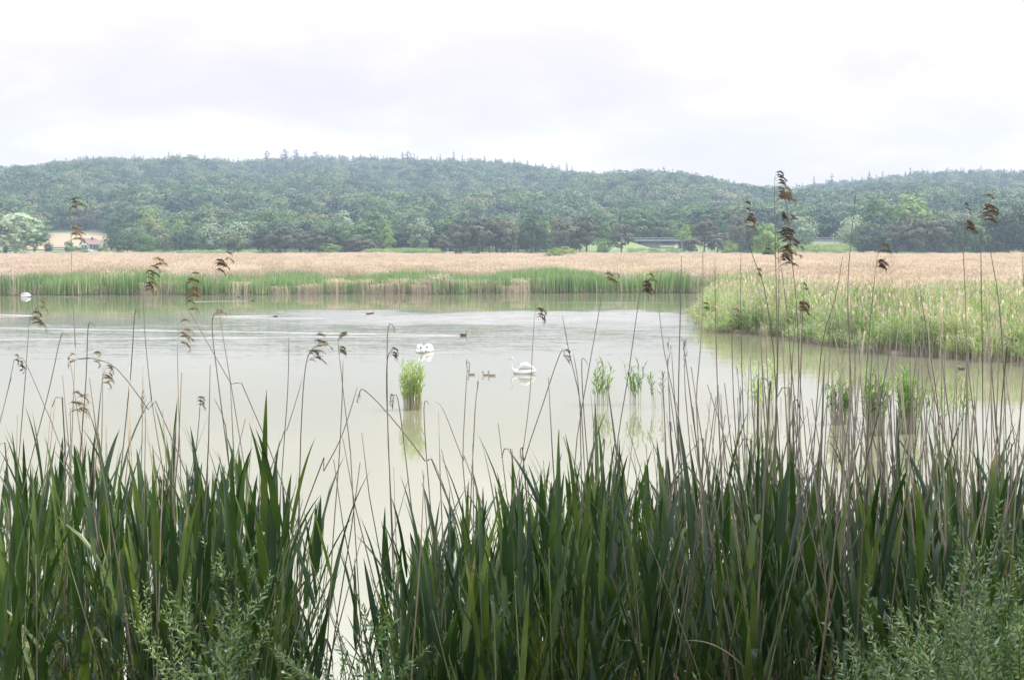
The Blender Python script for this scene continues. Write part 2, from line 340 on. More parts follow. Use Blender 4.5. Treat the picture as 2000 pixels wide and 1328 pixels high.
# ------------------------------------------------------------------ instancing for uncountable stuff
def make_sources(name, meshes):
    c = bpy.data.collections.new(name)
    for i, me in enumerate(meshes):
        o = bpy.data.objects.new('%s_%02d' % (name, i), me); c.objects.link(o)
    return c
def scatter(name, pts, rz, sc, idx, coll, tilt=None, label=None, cat=None, parent=None, kind='stuff'):
    me = bpy.data.meshes.new(name); n = len(pts)
    me.vertices.add(n); me.vertices.foreach_set('co', np.array(pts, dtype=np.float32).ravel())
    def att(nm, ty, arr, key='value'):
        a = me.attributes.new(nm, ty, 'POINT'); a.data.foreach_set(key, np.array(arr).ravel())
    rot = np.zeros((n, 3), dtype=np.float32); rot[:, 2] = rz
    if tilt is not None: rot[:, 0] = tilt[0]; rot[:, 1] = tilt[1]
    sc = np.array(sc, dtype=np.float32)
    if sc.ndim == 1: sc = np.stack([sc] * 3, 1)
    att('rot', 'FLOAT_VECTOR', rot, 'vector'); att('scl', 'FLOAT_VECTOR', sc, 'vector'); att('idx', 'INT', np.array(idx, dtype=np.int32))
    o = link(name, me, parent)
    ng = bpy.data.node_groups.new(name + '_nodes', 'GeometryNodeTree')
    ng.interface.new_socket('Geometry', in_out='INPUT', socket_type='NodeSocketGeometry'); ng.interface.new_socket('Geometry', in_out='OUTPUT', socket_type='NodeSocketGeometry')
    gi, go = N(ng, 'NodeGroupInput'), N(ng, 'NodeGroupOutput')
    ip = N(ng, 'GeometryNodeInstanceOnPoints'); ci = N(ng, 'GeometryNodeCollectionInfo')
    ci.inputs['Collection'].default_value = coll; ci.inputs['Separate Children'].default_value = True; ci.inputs['Reset Children'].default_value = True
    L(ng, gi.outputs[0], ip.inputs['Points']); L(ng, ci.outputs[0], ip.inputs['Instance']); ip.inputs['Pick Instance'].default_value = True
    for nm, ty, sock in (('rot', 'FLOAT_VECTOR', 'Rotation'), ('scl', 'FLOAT_VECTOR', 'Scale'), ('idx', 'INT', 'Instance Index')):
        a = N(ng, 'GeometryNodeInputNamedAttribute', data_type=ty); a.inputs[0].default_value = nm; L(ng, a.outputs[0], ip.inputs[sock])
    L(ng, ip.outputs[0], go.inputs[0])
    md = o.modifiers.new('scatter', 'NODES'); md.node_group = ng
    tag(o, label, cat, None, kind); return o

# ------------------------------------------------------------------ trees (unit height 1, base at origin)
def rvec():
    v = Vector((gau(0, 1), gau(0, 1), gau(0, 1))); return v.normalized()
def leafquad(mb, p, n, s, r, m=0, asp=1.0):
    a = n.cross(rvec()); a = a.normalized() if a.length > 1e-4 else Vector((1, 0, 0)); b = n.cross(a)
    a = a * s * uni(0.6, 1.1); b = b * s * uni(0.6, 1.1) * asp
    mb.quad(tuple(p - a - b * 0.6), tuple(p + a * 0.7 - b), tuple(p + a + b * 0.6), tuple(p - a * 0.7 + b), r, m)
def crown_mb(kind, nlobe=34, nleaf=34, m=0, mb=None, wr=0.4):
    mb = mb or MB()
    if kind == 'spruce':
        tiers = 13
        for t in range(tiers):
            z = 0.10 + 0.88 * t / tiers; rr = 0.21 * (1 - (z - 0.08) / 0.93) ** 0.85 * uni(0.8, 1.15) + 0.012
            k = max(5, int(26 * (1 - t / tiers)))
            for i in range(k):
                an = uni(0, 6.283); q = rr * uni(0.35, 1.1)
                p = Vector((math.cos(an) * q, math.sin(an) * q, z - q * 0.35 + uni(-.02, .02)))
                leafquad(mb, p, (Vector((math.cos(an), math.sin(an), 1.1)) + rvec() * 0.5).normalized(), 0.030 + 0.014 * (1 - z), uni(0, 1), m)
        for i in range(8): leafquad(mb, Vector((0, 0, uni(0.92, 1.0))), Vector((uni(-1, 1), uni(-1, 1), 0.1)).normalized(), 0.013, 0.5, m)
        return mb
    lo, hi = {'pine': (0.10, 1.0), 'bush': (0.0, 1.0), 'willow': (0.0, 1.0)}.get(kind, (0.04, 1.0))
    cz, hz = (lo + hi) / 2, (hi - lo) / 2
    for i in range(nlobe):
        d = rvec(); rad = uni(0.45, 0.88)
        prof = 1.0
        zz = d.z * rad
        if kind == 'pine': prof = 1.0 - 0.25 * zz
        elif kind != 'bush': prof = 1.0 - 0.18 * zz
        c = Vector((d.x * rad * wr * prof, d.y * rad * wr * prof, cz + zz * hz))
        lr = uni(0.20, 0.36) * wr * (1.1 if kind != 'pine' else 0.9); lr2 = lr * uni(0.7, 1.2) * (0.65 if kind == 'pine' else 1.0)
        rr = uni(0.1, 0.9)
        for j in range(nleaf):
            n = rvec()
            if n.z < -0.3 and random.random() < 0.6: n.z = -n.z
            q = uni(0.75, 1.08)
            p = c + Vector((n.x * lr * q, n.y * lr * q, n.z * lr2 * q))
            n = (n * .7 + Vector((p.x / wr, p.y / wr, (p.z - cz) / hz)) * .8).normalized()
            if p.z < 0.01: p.z = 0.01 + uni(0, 0.03)
            if p.z > 1.02: p.z = 1.02
            leafquad(mb, p, (n + rvec() * 0.4).normalized(), uni(0.020, 0.036) * (1.15 if kind == 'bush' else 1), min(1, max(0, rr + uni(-0.25, 0.25))), m)
    return mb
def trunk_mb(kind, m=0, mb=None):
    mb = mb or MB(); h = {'spruce': 0.96, 'pine': 0.85, 'bush': 0.5}.get(kind, 0.7)
    lean = uni(-0.03, 0.03)
    pts = [(0, 0, 0), (lean * 0.4, 0, h * 0.35), (lean, uni(-.02, .02), h * 0.7), (lean * 1.2, 0, h)]
    mb.tube(pts, [0.024, 0.018, 0.011, 0.003], 6, 0.5, m)
    if kind != 'spruce':
        for i in range(7):
            z = h * uni(0.3, 0.85); an = i * 2.4; l = uni(0.12, 0.24)
            mb.tube([(lean * z, 0, z), (math.cos(an) * l * 0.6, math.sin(an) * l * 0.6, z + l * 0.45), (math.cos(an) * l, math.sin(an) * l, z + l * 0.9)], [0.009, 0.006, 0.002], 4, 0.5, m)
    return mb
WR = {'broadleaf': 0.42, 'dark': 0.40, 'willow': 0.5, 'lime': 0.45, 'pine': 0.42, 'spruce': 0.2, 'bush': 0.62}
TREES = {}
for kd in ('broadleaf', 'dark', 'willow', 'lime', 'pine', 'spruce', 'bush'):
    TREES[kd] = [(crown_mb(kd, 36, 40, wr=WR[kd]), trunk_mb(kd)) for _ in range(3)]
TM = {}
def tree_thing(name, kd, mk, X, Y, H, Wd, label, group=None, var=None, z=None):
    v = random.randrange(3) if var is None else var
    key = (kd, mk, v)
    if key not in TM:
        cb, tb = TREES[kd][v]; TM[key] = (cb.mesh('crown', M[mk]), tb.mesh('trunk', M['bark'], True))
    t = empty(name, (X, Y, zg(X, Y) - 0.1 if z is None else z), uni(0, 6.28))
    cm, tm = TM[key]; link('crown', cm, t); link('trunk', tm, t)
    s = Wd / (2 * WR[kd] * 0.98); t.scale = (s, s, H)
    tag(t, label, 'bush' if kd == 'bush' else 'tree', group); return t
# front tree line: px, top y, width px, kind, material, distance, label, name
FT = [
 (8, 400, 158, 'willow', 'willow', 612, 'huge pale silvery willow filling the left edge above the tan reeds', 'willow_tree'),
 (66, 432, 50, 'broadleaf', 'broadleaf', 660, 'mid green tree half hidden behind the huge silvery willow at left edge', 'broadleaf_tree'),
 (95, 474, 20, 'bush', 'dark', 668, 'small grey-green bush at the foot of the yellow field, left of the house', 'field_bush'),
 (135, 470, 20, 'bush', 'broadleaf', 668, 'small bush touching the left side of the white house', 'garden_bush'),
 (155, 481, 46, 'bush', 'broadleaf', 660, 'low wide bush in front of the white house gable', 'garden_bush'),
 (196, 478, 34, 'bush', 'broadleaf', 664, 'low bush at the right foot of the white house', 'garden_bush'),
 (240, 450, 66, 'bush', 'dark', 640, 'broad dark round bush right of the white house', 'round_bush'),
 (282, 455, 50, 'bush', 'broadleaf', 636, 'bright green round bush joined to the dark one right of the white house', 'round_bush'),
 (290, 406, 50, 'broadleaf', 'field_bush', 700, 'tall pale olive tree behind the round bushes right of the house', 'poplar_tree'),
 (325, 440, 36, 'broadleaf', 'broadleaf', 720, 'small green tree between the olive tree and yellow-green tree at left', 'broadleaf_tree'),
 (352, 431, 44, 'broadleaf', 'lime', 680, 'yellow-green rounded tree left of the two silvery willows', 'broadleaf_tree'),
 (408, 437, 56, 'willow', 'willow', 676, 'silvery willow, left one of the pair below the red roof', 'willow_tree'),
 (464, 434, 66, 'willow', 'willow', 682, 'silvery willow, right and wider one of the pair below the red roof', 'willow_tree'),
 (512, 445, 40, 'broadleaf', 'broadleaf', 700, 'green tree between the silvery willow pair and the brown pines', 'broadleaf_tree'),
 (548, 440, 62, 'pine', 'pine', 640, 'brownish pine, first one right of the silvery willow pair', 'pine_tree'),
 (585, 446, 44, 'pine', 'pine', 646, 'brownish pine, middle one of three right of the willow pair', 'pine_tree'),
 (622, 443, 56, 'pine', 'pine', 644, 'brownish pine beside the small lime bush, third from the willow pair', 'pine_tree'),
 (634, 425, 50, 'broadleaf', 'broadleaf', 740, 'green tree rising behind the gap in the brown pines', 'broadleaf_tree'),
 (648, 477, 40, 'bush', 'lime', 628, 'small lime green bush at the foot of the brown pines', 'lime_bush'),
 (672, 414, 44, 'broadleaf', 'willow', 700, 'slender pale grey tree left of the bright green tree', 'birch_tree'),
 (690, 458, 38, 'pine', 'pine', 640, 'low brownish pine under the slender pale grey tree', 'pine_tree'),
 (712, 462, 44, 'pine', 'pine', 636, 'low brownish pine under the tall bright green tree', 'pine_tree'),
 (724, 410, 74, 'broadleaf', 'broadleaf', 690, 'tall bright green tree above the left green marsh strip', 'broadleaf_tree'),
 (752, 440, 34, 'broadleaf', 'lime', 660, 'narrow lime green tree against the right side of the tall bright tree', 'broadleaf_tree'),
 (782, 436, 44, 'broadleaf', 'dark', 690, 'dark tree left of the silver willow in the middle', 'broadleaf_tree'),
 (820, 427, 56, 'willow', 'willow', 668, 'silver grey willow standing alone left of the big pine group', 'willow_tree'),
 (860, 440, 44, 'broadleaf', 'broadleaf', 690, 'green tree between the silver willow and the big pine group', 'broadleaf_tree'),
 (868, 458, 40, 'pine', 'pine', 636, 'low pine at the left end of the big brown pine group', 'pine_tree'),
 (900, 430, 60, 'pine', 'pine', 640, 'brownish pine, second from the left of the big pine group', 'pine_tree'),
 (942, 412, 84, 'pine', 'pine', 644, 'tallest and widest brownish pine of the big group in the middle', 'pine_tree'),
 (988, 420, 52, 'pine', 'pine', 640, 'brownish pine between the widest pine and the dark tree', 'pine_tree'),
 (1038, 414, 58, 'broadleaf', 'dark', 650, 'dark green tree standing between the two brown pine groups', 'broadleaf_tree'),
 (1066, 434, 36, 'broadleaf', 'lime', 668, 'lime green tree right beside the dark tree between the pine groups', 'broadleaf_tree'),
 (1104, 424, 60, 'pine', 'pine', 642, 'brownish pine above the low yellow-green marsh bush', 'pine_tree'),
 (1146, 418, 56, 'pine', 'pine', 648, 'brownish pine right of the one above the marsh bush', 'pine_tree'),
 (1182, 436, 36, 'broadleaf', 'broadleaf', 690, 'green tree left of the lone pine beside the bridge', 'broadleaf_tree'),
 (1176, 468, 26, 'bush', 'lime', 640, 'small lime bush between the pines left of the bridge', 'lime_bush'),
 (1214, 434, 46, 'pine', 'pine', 640, 'dark pine standing just left of the bridge', 'pine_tree'),
 (1254, 430, 42, 'bush', 'field_bush', 790, 'rounded pale yellow-green tree behind the left end of the bridge', 'round_tree'),
 (1283, 444, 30, 'bush', 'dark', 800, 'small dark tree behind the middle of the bridge', 'round_tree'),
 (1300, 448, 44, 'bush', 'lime', 810, 'yellow-green mound-shaped tree behind the right end of the bridge', 'round_tree'),
 (1346, 436, 44, 'broadleaf', 'lime', 690, 'light green tree right of the bridge behind a pine', 'broadleaf_tree'),
 (1350, 458, 42, 'pine', 'pine', 640, 'low pine covering the right end of the bridge', 'pine_tree'),
 (1376, 414, 52, 'pine', 'pine', 650, 'tall brownish pine, first tall one right of the bridge', 'pine_tree'),
 (1402, 448, 46, 'pine', 'pine', 642, 'low brownish pine right of the tall one by the bridge', 'pine_tree'),
 (1424, 470, 30, 'bush', 'lime', 636, 'lime green bush at the reed edge right of the bridge', 'lime_bush'),
 (1452, 410, 60, 'pine', 'pine', 648, 'brownish pine behind the pair of dark plumes right of the bridge', 'pine_tree'),
 (1500, 440, 56, 'broadleaf', 'lime', 520, 'yellow-green tree behind the tall feathery plumes', 'broadleaf_tree'),
 (1562, 424, 74, 'willow', 'willow', 690, 'pale silvery willow right of the tall feathery plumes', 'willow_tree'),
 (1621, 444, 34, 'bush', 'field_bush', 760, 'small round pale tree between the two right willows', 'round_tree'),
 (1664, 424, 58, 'willow', 'willow', 694, 'cream silvery willow behind the tall bare stem at right', 'willow_tree'),
 (1688, 462, 50, 'bush', 'dark', 650, 'dark bush under the cream willow at right', 'round_bush'),
 (1712, 386, 74, 'broadleaf', 'broadleaf', 730, 'tall bright green tree, left one of the pair rising over the right pines', 'broadleaf_tree'),
 (1776, 384, 84, 'broadleaf', 'lime', 736, 'tall light green tree, right one of the pair over the right pines', 'broadleaf_tree'),
 (1752, 430, 56, 'pine', 'pine', 650, 'brownish pine in front of the pair of tall green trees', 'pine_tree'),
 (1792, 422, 62, 'pine', 'pine', 646, 'brownish pine under the right one of the tall green pair', 'pine_tree'),
 (1722, 452, 40, 'broadleaf', 'dark', 644, 'dark tree at the left end of the right pine group', 'broadleaf_tree'),
 (1836, 416, 64, 'pine', 'pine', 650, 'brownish pine left of the twin plumes by the right edge', 'pine_tree'),
 (1876, 424, 54, 'broadleaf', 'dark', 646, 'dark tree behind the twin plumes near the right edge', 'broadleaf_tree'),
 (1908, 430, 46, 'broadleaf', 'broadleaf', 650, 'green tree behind the plume pair nearest the right edge', 'broadleaf_tree'),
 (1944, 400, 62, 'pine', 'dark', 656, 'tall dark pine near the right edge', 'pine_tree'),
 (1990, 402, 64, 'broadleaf', 'dark', 650, 'dark tree cut by the right edge', 'broadleaf_tree'),
 (2050, 402, 70, 'broadleaf', 'broadleaf', 660, 'green tree just past the right edge', 'broadleaf_tree'),
 (1105, 483, 44, 'bush', 'field_bush', 470, 'low yellow-green marsh bush standing out of the tan reeds, right half', 'marsh_bush'),
 (1083, 486, 36, 'bush', 'lime', 474, 'low yellow-green marsh bush standing out of the tan reeds, left half', 'marsh_bush'),
]
for (px, ty, wpx, kd, mk, Y, lab, nm) in FT:
    p = at(px, ty, Y); z0 = zg(p.x, Y) - 0.1
    tree_thing(nm, kd, mk, p.x, Y, (p.z - z0) / 0.99, wpx * 1.12 / F * Y, lab, z=z0)
# skyline conifers told apart against the sky
SKY = [(36, 322), (74, 318), (108, 310), (183, 303), (206, 304), (262, 301), (330, 296), (346, 299), (400, 299), (521, 294), (556, 290), (578, 291), (597, 300), (616, 295), (641, 300), (663, 301),
       (704, 300), (724, 299), (748, 303), (786, 296), (797, 295), (809, 299), (860, 300), (886, 295), (903, 302), (946, 303), (978, 309), (1004, 308), (1030, 312), (1046, 318), (1060, 318),
       (1078, 318), (1092, 320), (1107, 317), (1117, 323), (1200, 328), (1457, 358), (1590, 342), (1625, 338), (1698, 332), (1724, 333), (1778, 326), (1802, 327), (1812, 329), (1850, 326),
       (1866, 328), (1877, 326), (1916, 322), (1936, 329), (1975, 328), (1992, 330)]
for i, (px, ty) in enumerate(SKY):
    Y = 1985; p = at(px, ty, Y); z0 = zg(p.x, Y); big = px in (521, 556, 578, 616, 797)
    H = max(24, p.z - z0)
    if px < 1460: lab, gr = 'dark spruce poking out of the skyline of the long main hill', 'spruces on the main skyline'
    else: lab, gr = 'dark spruce poking out of the skyline of the right-hand hill', 'spruces on the right skyline'
    if big: lab, gr = 'big dark spruce in the cluster standing tallest on the left crest of the main hill', 'tallest spruces on the crest'
    tree_thing('spruce_tree', 'spruce', 'spruce', p.x, Y, H, (34 if big else 15) * uni(0.85, 1.2) / F * Y, lab, gr, z=p.z - H)

# hillside forest: one mass
fm = []
for kd in ('broadleaf', 'broadleaf', 'broadleaf', 'dark', 'dark', 'pine', 'spruce', 'spruce'):
    mb = crown_mb(kd, 22, 42, wr=WR[kd] * (1.12 if kd != 'spruce' else 1)); trunk_mb(kd, 1, mb)
    # bigger leaf clumps so the far crowns close up
    fm.append(mb.mesh('forest_tree', [M['forest'], M['bark']]))
fc = make_sources('forest_source', fm)
P, RZ, SC, ID = [], [], [], []
Y = 672.0
while Y < 2060:
    step = 9.5 + (Y - 672) * 0.0035
    half = 0.40 * Y + 30
    x = -half
    while x < half:
        X = x + uni(-.5, .5) * step; YY = Y + uni(-.5, .5) * step; x += step * uni(0.8, 1.3)
        px, _ = pyx((X, YY, 6))
        skip = False
        if YY < 968 and 78 < px < 222: skip = True
        if YY < 1110 and (318 < px < 368 or 430 < px < 470) and YY > 830: skip = True
        if YY < 765 and 1232 < px < 1335: skip = True
        if YY < 740 and (1150 < px < 1240 or 1335 < px < 1410 or 1500 < px < 1660): skip = True
        if YY < 760 and px < 225: skip = True
        if skip: continue
        sp = 0.5 + 0.5 * math.sin(X * 0.009 + 1.3) * math.sin(YY * 0.006 + 0.4)
        i = random.choice([6, 7, 6, 7, 3, 5]) if (random.random() < 0.15 + 0.5 * max(0, (YY - 1300) / 700) * (0.4 + sp)) else random.choice([0, 1, 2, 3, 4, 0, 1, 5])
        cl_ = .5 + .5 * math.sin(X * .017 + 2) * math.sin(YY * .013 + X * .006)
        if YY < 860: i = random.choice([3, 4, 3, 4, 5, 1])
        if random.random() < .06 * (1 - cl_): continue
        H = (uni(13, 19) + 6 * cl_) * (0.62 if YY < 760 else (0.8 if YY < 950 else 1.0)); wd = uni(0.8, 1.3) + .3 * cl_
        if i >= 6: H *= 1.1
        if YY > 1870: H *= 0.86
        P.append((X, YY, zg(X, YY) - 0.5)); RZ.append(uni(0, 6.28)); SC.append((H * wd, H * wd, H)); ID.append(i)
    Y += step * 0.9
scatter('hillside_forest', P, RZ, SC, ID, fc, label='dense mixed green forest covering the long hill behind the marsh', cat='forest')
print('forest', len(P))
# low shrubs on the meadow between reeds and trees
sm = [crown_mb('bush', 20, 26, wr=0.62).mesh('shrub', M['field_bush']) for _ in range(2)] + [crown_mb('bush', 20, 26, wr=0.62).mesh('shrub', M['broadleaf'])]
sc_ = make_sources('shrub_source', sm); P, RZ, SC, ID = [], [], [], []
for (a, b, y0, y1, n, h) in ((205, 520, 612, 640, 260, 2.6), (725, 850, 612, 640, 150, 3.4), (1500, 1660, 620, 690, 300, 3.4), (60, 215, 612, 640, 110, 2.0), (-60, 2060, 605, 625, 420, 2.3), (1225, 1335, 640, 700, 70, 1.5)):
    for i in range(n):
        YY = uni(y0, y1); X = (uni(a, b) - 1000) / F * YY; H = h * uni(0.6, 1.2)
        P.append((X, YY, zg(X, YY) - 0.1)); RZ.append(uni(0, 6)); s = H * uni(1.2, 2.4); SC.append((s, s, H)); ID.append(random.choice([0, 1, 0, 1, 2]))
scatter('meadow_shrubbery', P, RZ, SC, ID, sc_, label='low green shrubbery along the far edge of the tan reeds', cat='shrubbery')

# ------------------------------------------------------------------ field, houses, bridge
wf = MB()
ysf = list(range(705, 965, 20))
for a, b in zip(ysf[:-1], ysf[1:]):
    for k in range(8):
        def P3(u, Y):
            px = 50 + (240 - 50) * u; X = (px - 1000) / F * Y; return (X, Y, zg(X, Y) + 0.35)
        u0, u1 = k / 8, (k + 1) / 8
        wf.quad(P3(u0, a), P3(u1, a), P3(u1, b), P3(u0, b))
o = wf.build('grain_field', M['wheat']); tag(o, kind='structure')
def house(name, px, py_base, Y, W, D, Hw, Hr, rz, roofmat, label, wins=True):
    p = at(px, py_base, Y); t = empty(name, (p.x, Y, p.z), rz); tag(t, label, 'house')
    b = MB()
    x, y = W / 2, D / 2     # gable faces -y, ridge along y
    b.add([(-x, -y, -2), (x, -y, -2), (x, -y, Hw), (0, -y, Hw + Hr), (-x, -y, Hw)], [(0, 1, 2, 3, 4)])
    b.add([(-x, y, -2), (x, y, -2), (x, y, Hw), (0, y, Hw + Hr), (-x, y, Hw)], [(4, 3, 2, 1, 0)])
    b.quad((x, -y, -2), (x, y, -2), (x, y, Hw), (x, -y, Hw)); b.quad((-x, y, -2), (-x, -y, -2), (-x, -y, Hw), (-x, y, Hw))
    b.build('wall', M['render'], t)
    for s in (-1, 1):
        r = MB(); e = 0.5; ex = x + e; ez = Hw - e * Hr / x; yy = y + e; th = 0.25
        v = [(s * ex, -yy, ez + .02), (s * ex, yy, ez + .02), (0, yy, Hw + Hr + .02), (0, -yy, Hw + Hr + .02)]
        v2 = [(a, b_, c + th) for a, b_, c in v]
        r.add(v + v2, [(0, 1, 2, 3), (4, 5, 6, 7), (0, 1, 5, 4), (2, 3, 7, 6), (1, 2, 6, 5), (0, 3, 7, 4)]); r.build('roof', roofmat, t)
    c = MB(); c.box((x * 0.35, y * 0.2, Hw + Hr), (0.6, 0.6, 1.4)); c.build('chimney', M['wood'], t)
    if wins:
        for (wx, wz, ww, wh) in ((-x * .45, Hw * .5, 1.4, 1.3), (x * .35, Hw * .5, 1.4, 1.3), (0, Hw + Hr * .38, 0.9, 0.9)):
            f = MB(); f.box((wx, -y - .03, wz), (ww + .3, .08, wh + .3)); fo = f.build('window', M['wood'], t)
            g_ = MB(); g_.box((wx, -y - .09, wz), (ww, .04, wh)); g_.build('pane', M['glass'], fo)
        for wy in (-y * .5, y * .1, y * .6):
            f = MB(); f.box((x + .03, wy, Hw * .5), (.08, 1.3, 1.4)); fo = f.build('window', M['wood'], t)
            g_ = MB(); g_.box((x + .09, wy, Hw * .5), (.04, 1.0, 1.1)); g_.build('pane', M['glass'], fo)
    return t
house('white_house', 176, 488, 690, 5.6, 6.0, 2.6, 2.4, R(-40), M['roof'], 'white gabled house with a dull reddish roof below the yellow field')
hb = at(345, 418, 1095); house('hill_house', 345, 420, 1095, 7, 8, 2.8, 1.8, R(80), M['white_paint'], 'long white house high among the hillside trees', False)
house('hill_house', 450, 424, 1095, 7, 9, 2.5, 3.0, R(62), M['red_roof'], 'house with a pale red roof half hidden in hillside trees', False)
house('field_barn', 183, 459, 965, 3.5, 4, 1.0, 1.3, R(70), M['red_roof'], 'tiny red roofed barn on the upper edge of the yellow field', False)
# low footbridge / culvert wall left of the white house
t = empty('farm_track_bridge', tuple(at(112, 487, 684))); tag(t, 'low grey track bridge with a rail left of the white house', 'bridge')
b = MB(); b.box((0, 0, 0.6), (11, 3, 0.7)); b.build('deck', M['concrete'], t)
b = MB(); b.box((0, -1.4, 1.45), (11, .1, .12)); b.build('rail', M['steel'], t)
for i in range(5): b = MB(); b.box((-4.8 + i * 2.4, -1.4, 1.15), (.12, .12, .5)); b.build('post', M['steel'], t)
for s in (-1, 1): b = MB(); b.box((s * 4.6, 0, -0.6), (0.8, 2.8, 1.7)); b.build('pier', M['concrete'], t)
# road bridge
Yb = 722; pl, pr = at(1160, 470, Yb), at(1720, 470, Yb); zd = pl.z
t = empty('road_bridge', (at(1290, 470, Yb).x, Yb, zd)); tag(t, 'grey concrete road bridge with guardrail crossing behind the tan reeds', 'bridge')
x0, x1 = pl.x - t.location.x, pr.x - t.location.x
b = MB(); b.box(((x0 + x1) / 2, 5, 0.15), (x1 - x0, 10, 0.9)); b.build('deck', M['concrete'], t)
b = MB(); b.box(((x0 + x1) / 2, 5, 0.64), (x1 - x0, 9, 0.05)); b.build('road_surface', M['asphalt'], t)
b = MB(); b.box(((x0 + x1) / 2, 0.2, 1.25), (x1 - x0, .12, .34)); b.build('guardrail', M['steel'], t)
pm = MB(); pm.box((0, 0, 0), (.16, .12, .75)); pmm = pm.mesh('rail_post', M['steel'])
k = x0 + 1
while k < x1: q = link('rail_post', pmm, t); q.location = (k, 0.34, 0.95); k += 3.0
xa = at(1256, 470, Yb).x - t.location.x; xb = at(1330, 470, Yb).x - t.location.x
b = MB(); b.box((xa + 3.6, 6, -2.8), (9.5, 7.5, 5)); b.build('abutment', M['concrete'], t)
b = MB(); b.box((xb + 3.2, 5, -2.8), (6, 9, 5)); b.build('abutment', M['concrete'], t)
# embankments beside the bridge
def embank(pa, pb, toe, lab):
    b = MB(); a, c, q = at(pa, 0, Yb).x, at(pb, 0, Yb).x, at(toe, 0, Yb).x
    zt = zd - 0.45; zb = zg(0, 700) - 0.6
    # prism: crest along X from a to c, sloped end towards toe, front and back slopes
    V = [(a, 721, zt), (c, 721, zt), (c, 733, zt), (a, 733, zt), (a, 706, zb), (q, 706, zb), (q, 745, zb), (a, 745, zb)]
    b.add(V, [(0, 1, 2, 3), (4, 5, 1, 0), (5, 6, 2, 1), (6, 7, 3, 2)]); o = b.build('embankment', M['field_bush']); tag(o, kind='structure')
embank(1100, 1232, 1292, ''); embank(1800, 1352, 1338, '')
t = empty('marker_post', tuple(at(1321, 487, 700))); tag(t, 'small white and orange marker at the right foot of the bridge', 'sign')
b = MB(); b.tube([(0, 0, -1), (0, 0, 4.2)], 0.1, 6); b.build('pole', M['steel'], t)
b = MB(); b.box((0, -.15, 3.7), (.7, .08, .8)); b.build('panel', M['red_paint'], t)
b = MB(); b.box((-.2, -.15, 1.2), (1.4, .08, 1.5)); b.build('lower_panel', M['white_paint'], t)

# ------------------------------------------------------------------ far reed bed
def reed_patch(n, size, hmin, hmax, bw, kind):
    mb = MB()
    for i in range(n):
        x, y = uni(-size / 2, size / 2), uni(-size / 2, size / 2); h = uni(hmin, hmax); an = uni(0, 3.14); r = random.random()
        lx, ly = gau(0.06, 0.07) * h, gau(0, 0.05) * h
        dx, dy = math.cos(an) * bw / 2, math.sin(an) * bw / 2
        if kind == 'green':
            mb.add([(x - dx, y - dy, 0), (x + dx, y + dy, 0), (x + dx * .8 + lx * .5, y + dy * .8 + ly * .5, h * .6), (x - dx * .8 + lx * .5, y - dy * .8 + ly * .5, h * .6), (x + lx * 1.3, y + ly, h)],
                   [(0, 1, 2, 3), (3, 2, 4)], r, 1 if random.random() < 0.10 else 0)
            if i % 2 == 0:  # brown dead lower stems
                q = uni(0.3, 0.75); mb.quad((x - dx * .7, y - dy, 0), (x + dx * .7, y + dy, 0), (x + dx * .6 + .1, y + dy, q), (x - dx * .6 + .1, y - dy, q), uni(0, .7), 1)
        else:
            mb.quad((x - dx * .4, y - dy * .4, 0), (x + dx * .4, y + dy * .4, 0), (x + dx * .3 + lx, y + dy * .3 + ly, h), (x - dx * .3 + lx, y - dy * .3 + ly, h), r, 1)
            a2 = uni(0, 3.14); pw = bw * uni(0.9, 1.5); ex, ey = math.cos(a2) * pw / 2, math.sin(a2) * pw / 2; ph = uni(0.16, 0.30)
            X_, Y_ = x + lx, y + ly
            mb.add([(X_ - ex * .3, Y_ - ey * .3, h - ph * .4), (X_ + ex, Y_ + ey, h), (X_ + .1, Y_, h + ph * .7), (X_ - ex, Y_ - ey, h)], [(0, 1, 2, 3)], random.random(), 2)
    return mb.mesh('reed_patch', [M['far_green'], M['far_straw'], M['far_plume']])
gsrc = make_sources('green_reed_source', [reed_patch(130, 3, 1.7, 2.7, 0.07, 'green') for _ in range(5)])
tsrc = make_sources('tan_reed_source', [reed_patch(120, 3.4, 2.1, 2.8, 0.10, 'tan') for _ in range(5)])
gP, gR, gS, gI = [], [], [], []; tP, tR, tS, tI = [], [], [], []
Y = 100.0
while Y < 604:
    st = 1.7 if Y < 240 else min(3.2, 1.7 + (Y - 240) * 0.012)
    half = 0.37 * Y + 6; x = -half
    while x < half:
        X, YY = x + uni(-.8, .8), Y + uni(-.8, .8); x += st * uni(.8, 1.2)
        if not (YY > shore_y(X) - 1.2) and not (YY > 118 and X > bank_x(YY) + 9): continue
        d = YY - shore_y(X)
        if d < -1.2: dtan = (YY - 112 - 10 * math.sin(X * .31) - 8 * math.sin(X * .13 + YY * .07)) / 55
        else: dtan = (d - 15 - 6 * math.sin(X * 0.13) - 4 * math.sin(X * 0.41)) / 7
        if X > 24 and YY >= 200: dtan = max(dtan, 0.5 + (YY - 200) / 60)
        ptan = min(1, max(0.0, dtan))
        hs = uni(0.88, 1.1)
        if ptan < 1 and random.random() > ptan - 0.25 * (ptan < 0.9):
            hs *= 1 + .10 * math.sin(X * .11 + YY * .037) + .07 * math.sin(X * .31 - YY * .09)
            gP.append((X, YY, 0.05)); gR.append(uni(0, 6.28)); e = 0.78 + 0.22 * min(1, max(0, d / 3)) if d > 0 else 1
            gS.append((1, 1, hs * e * (1 + .12 * math.sin(X * .35)))); gI.append(random.randrange(5))
        if random.random() < ptan + 0.04:
            th = hs * (1 + .05 * math.sin(X * .07 + YY * .021) + .05 * math.sin(X * .23 - YY * .05)) * (1.22 if random.random() < .03 else 1); tP.append((X, YY, 0.05)); tR.append(uni(0, 6.28)); tS.append((1, 1, th)); tI.append(random.randrange(5))
    Y += st * 0.95
